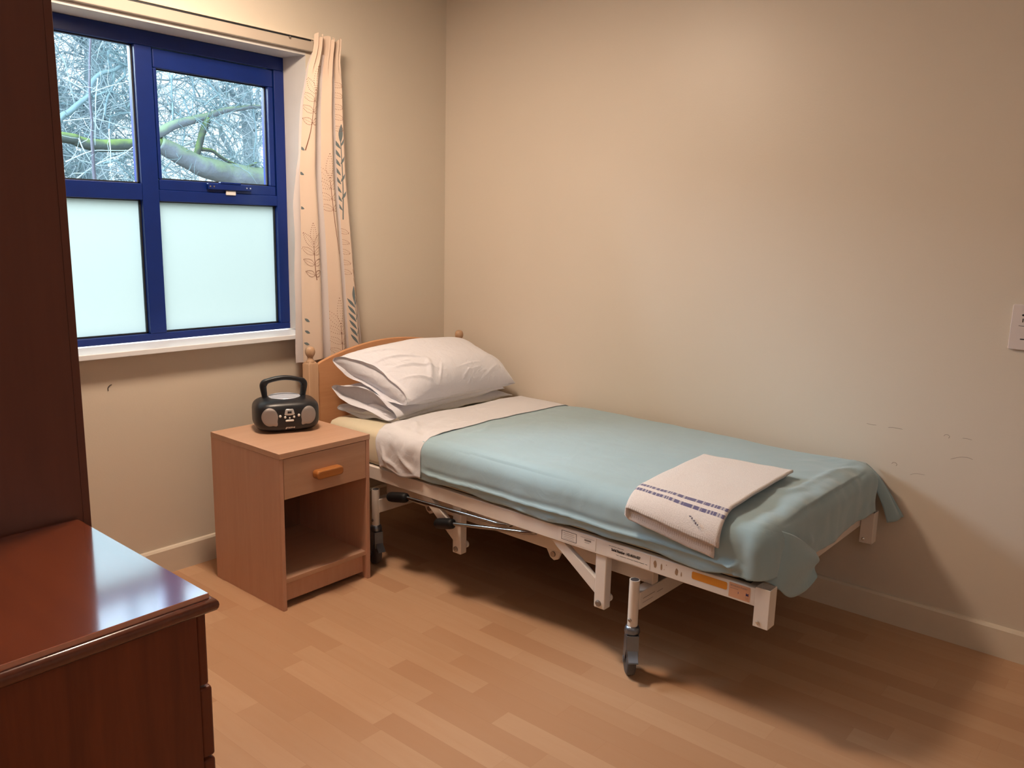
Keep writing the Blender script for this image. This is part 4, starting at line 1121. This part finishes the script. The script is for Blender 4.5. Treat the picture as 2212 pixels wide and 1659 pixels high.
for pts in ([(-.19,3.6,2.33),(-.04,3.6,2.4),(.18,3.6,2.49)],[(-.37,3.6,2.41),(-.26,3.6,2.36),(-.19,3.6,2.33)],[(-.39,3.6,2.11),(-.2,3.6,2.15),(-.06,3.6,2.13),(.18,3.6,2.07)],[(-.19,3.6,1.8),(0,3.6,1.89),(.17,3.6,2.0)],[(-.4,3.6,1.81),(-.22,3.6,1.9),(-.07,3.6,1.92),(.17,3.6,1.95)],[(-.29,3.6,1.99),(-.27,3.6,1.91),(-.21,3.6,1.81)],[(-.12,3.6,2.45),(-.15,3.6,2.24),(-.18,3.6,1.95)],[(-.06,3.6,2.08),(-.07,3.6,1.92),(-.06,3.6,1.7)]):
    pts = sh2(pts); limb(mb, pts, .0052, .0032, .01, 6, n=6); side_twigs(mb, pts, .002, 3, .22, rng, 1)
mb.build('twigs', HAZE[0], sp, smooth=True)
ct = thing('crooked_tree', 'crooked grey-blue tree with twisting branches behind the sapling in left pane', 'tree', (.0,5.2,-.6))
KO = Vector((.0,5.2,-.6)); sh3 = lambda pts: [(x-KO.x, y-KO.y, z-KO.z) for x, y, z in pts]
mb = MB(); limb(mb, sh3([(-.5,5.4,-.6),(-.2,5.3,1.0),(.05,5.2,2.0),(.24,5.2,2.31),(.29,5.2,2.35),(.41,5.2,2.46),(.49,5.2,2.53),(.53,5.2,2.64),(.62,5.2,2.74),(.74,5.2,2.79),(.83,5.2,2.85),(1.02,5.2,2.91),(1.4,5.2,3.1)]), .034, .014, .012, 9); mb.build('trunk', HAZE[2], ct, smooth=True)
mb = MB()
for pts in ([(.7,5.2,2.96),(.7,5.2,2.86),(.73,5.2,2.81)],[(.7,5.2,2.96),(.8,5.2,2.95),(.95,5.2,2.95)],[(.74,5.2,2.78),(.72,5.2,2.64),(.66,5.2,2.53),(.63,5.2,2.38),(.67,5.2,2.35),(.66,5.2,2.25)],[(.85,5.2,2.86),(.84,5.2,2.76),(.75,5.2,2.67)],[(.53,5.2,2.52),(.67,5.2,2.6),(.74,5.2,2.65)],[(.73,5.2,1.95),(.82,5.2,1.85),(.9,5.2,1.79)],[(.59,5.2,1.92),(.7,5.2,1.96),(.73,5.2,1.95)],[(.9,5.2,2.68),(.89,5.2,2.53),(.84,5.2,2.45)]):
    pts = sh3(pts); limb(mb, pts, .013, .008, .015, 6, n=6); side_twigs(mb, pts, .004, 6, .4, rng)
mb.build('branches', HAZE[2], ct, smooth=True)
# bare trees further back, each with its own trunk and crown of branches
def bare_tree(name, label, x, y, lean, h, r, mat, seed, nb=26):
    rg = random.Random(seed)
    t = thing(name, label, 'tree', (x,y,-.6))
    P = [Vector((0,0,0))]
    for k in range(8): P.append(P[-1]+Vector((lean*h/8+rg.uniform(-.06,.06), rg.uniform(-.08,.08), h/8)))
    mb = MB(); mb.tube(catmull(P, 3), [r*(1-.75*i/24) for i in range(25)], 9); mb.build('trunk', mat, t, smooth=True)
    mb = MB(); C_ = catmull(P, 4)
    for k in range(nb):
        p = C_[4+int((len(C_)-5)*rg.random())]
        d = Vector((rg.uniform(-1,1), rg.uniform(-.6,.6), rg.uniform(.1,1))).normalized()
        q = [p]; ln = rg.uniform(.7,2.0)
        for s in range(5):
            d = (d + Vector((rg.uniform(-.45,.45), rg.uniform(-.3,.3), rg.uniform(-.2,.45)))).normalized(); q.append(q[-1]+d*ln/5)
        rr = r*rg.uniform(.16,.34); mb.tube(q, [rr*(1-.15*i) for i in range(6)], 5)
        side_twigs(mb, q, rr*.42, 7, ln*.5, rg, 2, .2)
    mb.build('branches', mat, t, smooth=True)
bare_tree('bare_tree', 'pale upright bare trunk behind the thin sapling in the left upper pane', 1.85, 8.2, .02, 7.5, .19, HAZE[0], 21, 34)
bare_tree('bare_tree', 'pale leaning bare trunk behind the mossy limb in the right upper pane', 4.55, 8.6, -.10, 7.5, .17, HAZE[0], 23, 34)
# tangled thicket of twigs filling the wood: nobody could count it
mb = MB(); rg = random.Random(5)
for k in range(960):
    y = rg.uniform(5.6,10.5); s = (y+3.05)/7.5
    p = Vector((rg.uniform(-1.7 if k % 5 == 0 else -.4,2.3)*s*1.25-(s-1)*.9, y, rg.uniform(1.3,3.4)+(y-5)*.06)); d = Vector((rg.uniform(-1,1), rg.uniform(-.5,.5), rg.uniform(-.7,1))).normalized()
    q = [p]; ln = rg.uniform(.5,1.6)
    for i in range(6):
        d = (d + Vector((rg.uniform(-.5,.5), rg.uniform(-.3,.3), rg.uniform(-.45,.45)))).normalized(); q.append(q[-1]+d*ln/6)
    r = rg.uniform(.003,.010); mb.mi = rg.choice((0,0,1,1,2)); mb.tube(q, [r*(1-.11*i) for i in range(7)], 4)
    side_twigs(mb, q, r*.55, 4, ln*.45, rg, 1)
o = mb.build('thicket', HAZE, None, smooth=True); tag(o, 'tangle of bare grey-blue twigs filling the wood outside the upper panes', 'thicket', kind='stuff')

# daylight
w = bpy.data.worlds.new('overcast_sky'); bpy.context.scene.world = w; w.use_nodes = True
nt = w.node_tree; bg = nt.nodes['Background']
tc = N(nt, 'ShaderNodeTexCoord'); nz = N(nt, 'ShaderNodeTexNoise'); nz.inputs['Scale'].default_value = 2.5; nz.inputs['Detail'].default_value = 4
nt.links.new(tc.outputs['Generated'], nz.inputs['Vector'])
nt.links.new(mix_col(nt, nz.outputs[0], (.72,.88,1,1), (.90,.97,1,1)), bg.inputs[0]); bg.inputs[1].default_value = 2.0
dl = bpy.data.lights.new('sky_light', 'AREA'); dl.shape = 'RECTANGLE'; dl.size = 4; dl.size_y = 2.4; dl.energy = 900; dl.color = (.74,.87,1)
do = bpy.data.objects.new('sky_light', dl); COL.objects.link(do); do.location = (-3.2,3.3,3.7)
do.rotation_euler = (Vector((-1.2,.1,1.4))-Vector(do.location)).to_track_quat('-Z','Y').to_euler()

d2 = bpy.data.lights.new('high_sky_light', 'AREA'); d2.shape = 'RECTANGLE'; d2.size = 2.6; d2.size_y = 1.3; d2.energy = 420; d2.color = (.72,.84,1)
d2o = bpy.data.objects.new('high_sky_light', d2); COL.objects.link(d2o); d2o.location = (-2.5,1.5,3.9)
d2o.rotation_euler = (Vector((-1.2,.1,1.7))-Vector(d2o.location)).to_track_quat('-Z','Y').to_euler()

# ------------------------------------------------------------------ camera
cam = bpy.data.cameras.new('camera'); co = bpy.data.objects.new('camera', cam); COL.objects.link(co)
yaw, pit, rol = .873823, -.188433, .02377602
fw = Vector((math.sin(yaw)*math.cos(pit), math.cos(yaw)*math.cos(pit), math.sin(pit)))
rt = Vector((math.cos(yaw), -math.sin(yaw), 0)); up = rt.cross(fw)
r2 = rt*math.cos(rol)+up*math.sin(rol); u2 = up*math.cos(rol)-rt*math.sin(rol)
M_ = Matrix((r2, u2, -fw)).transposed().to_4x4(); M_.translation = (-3.0679,-3.0483,1.4)
co.matrix_world = M_
cam.sensor_fit = 'HORIZONTAL'; cam.sensor_width = 36; cam.lens = 1764.12/2212*36; cam.clip_start = .02
sc = bpy.context.scene; sc.camera = co
sc.view_settings.view_transform = 'Standard'; sc.view_settings.look = 'None'; sc.view_settings.exposure = 0
sc.cycles.max_bounces = 8; sc.cycles.diffuse_bounces = 5; sc.cycles.transparent_max_bounces = 12
sc.cycles.sample_clamp_indirect = 6; sc.cycles.use_denoising = True
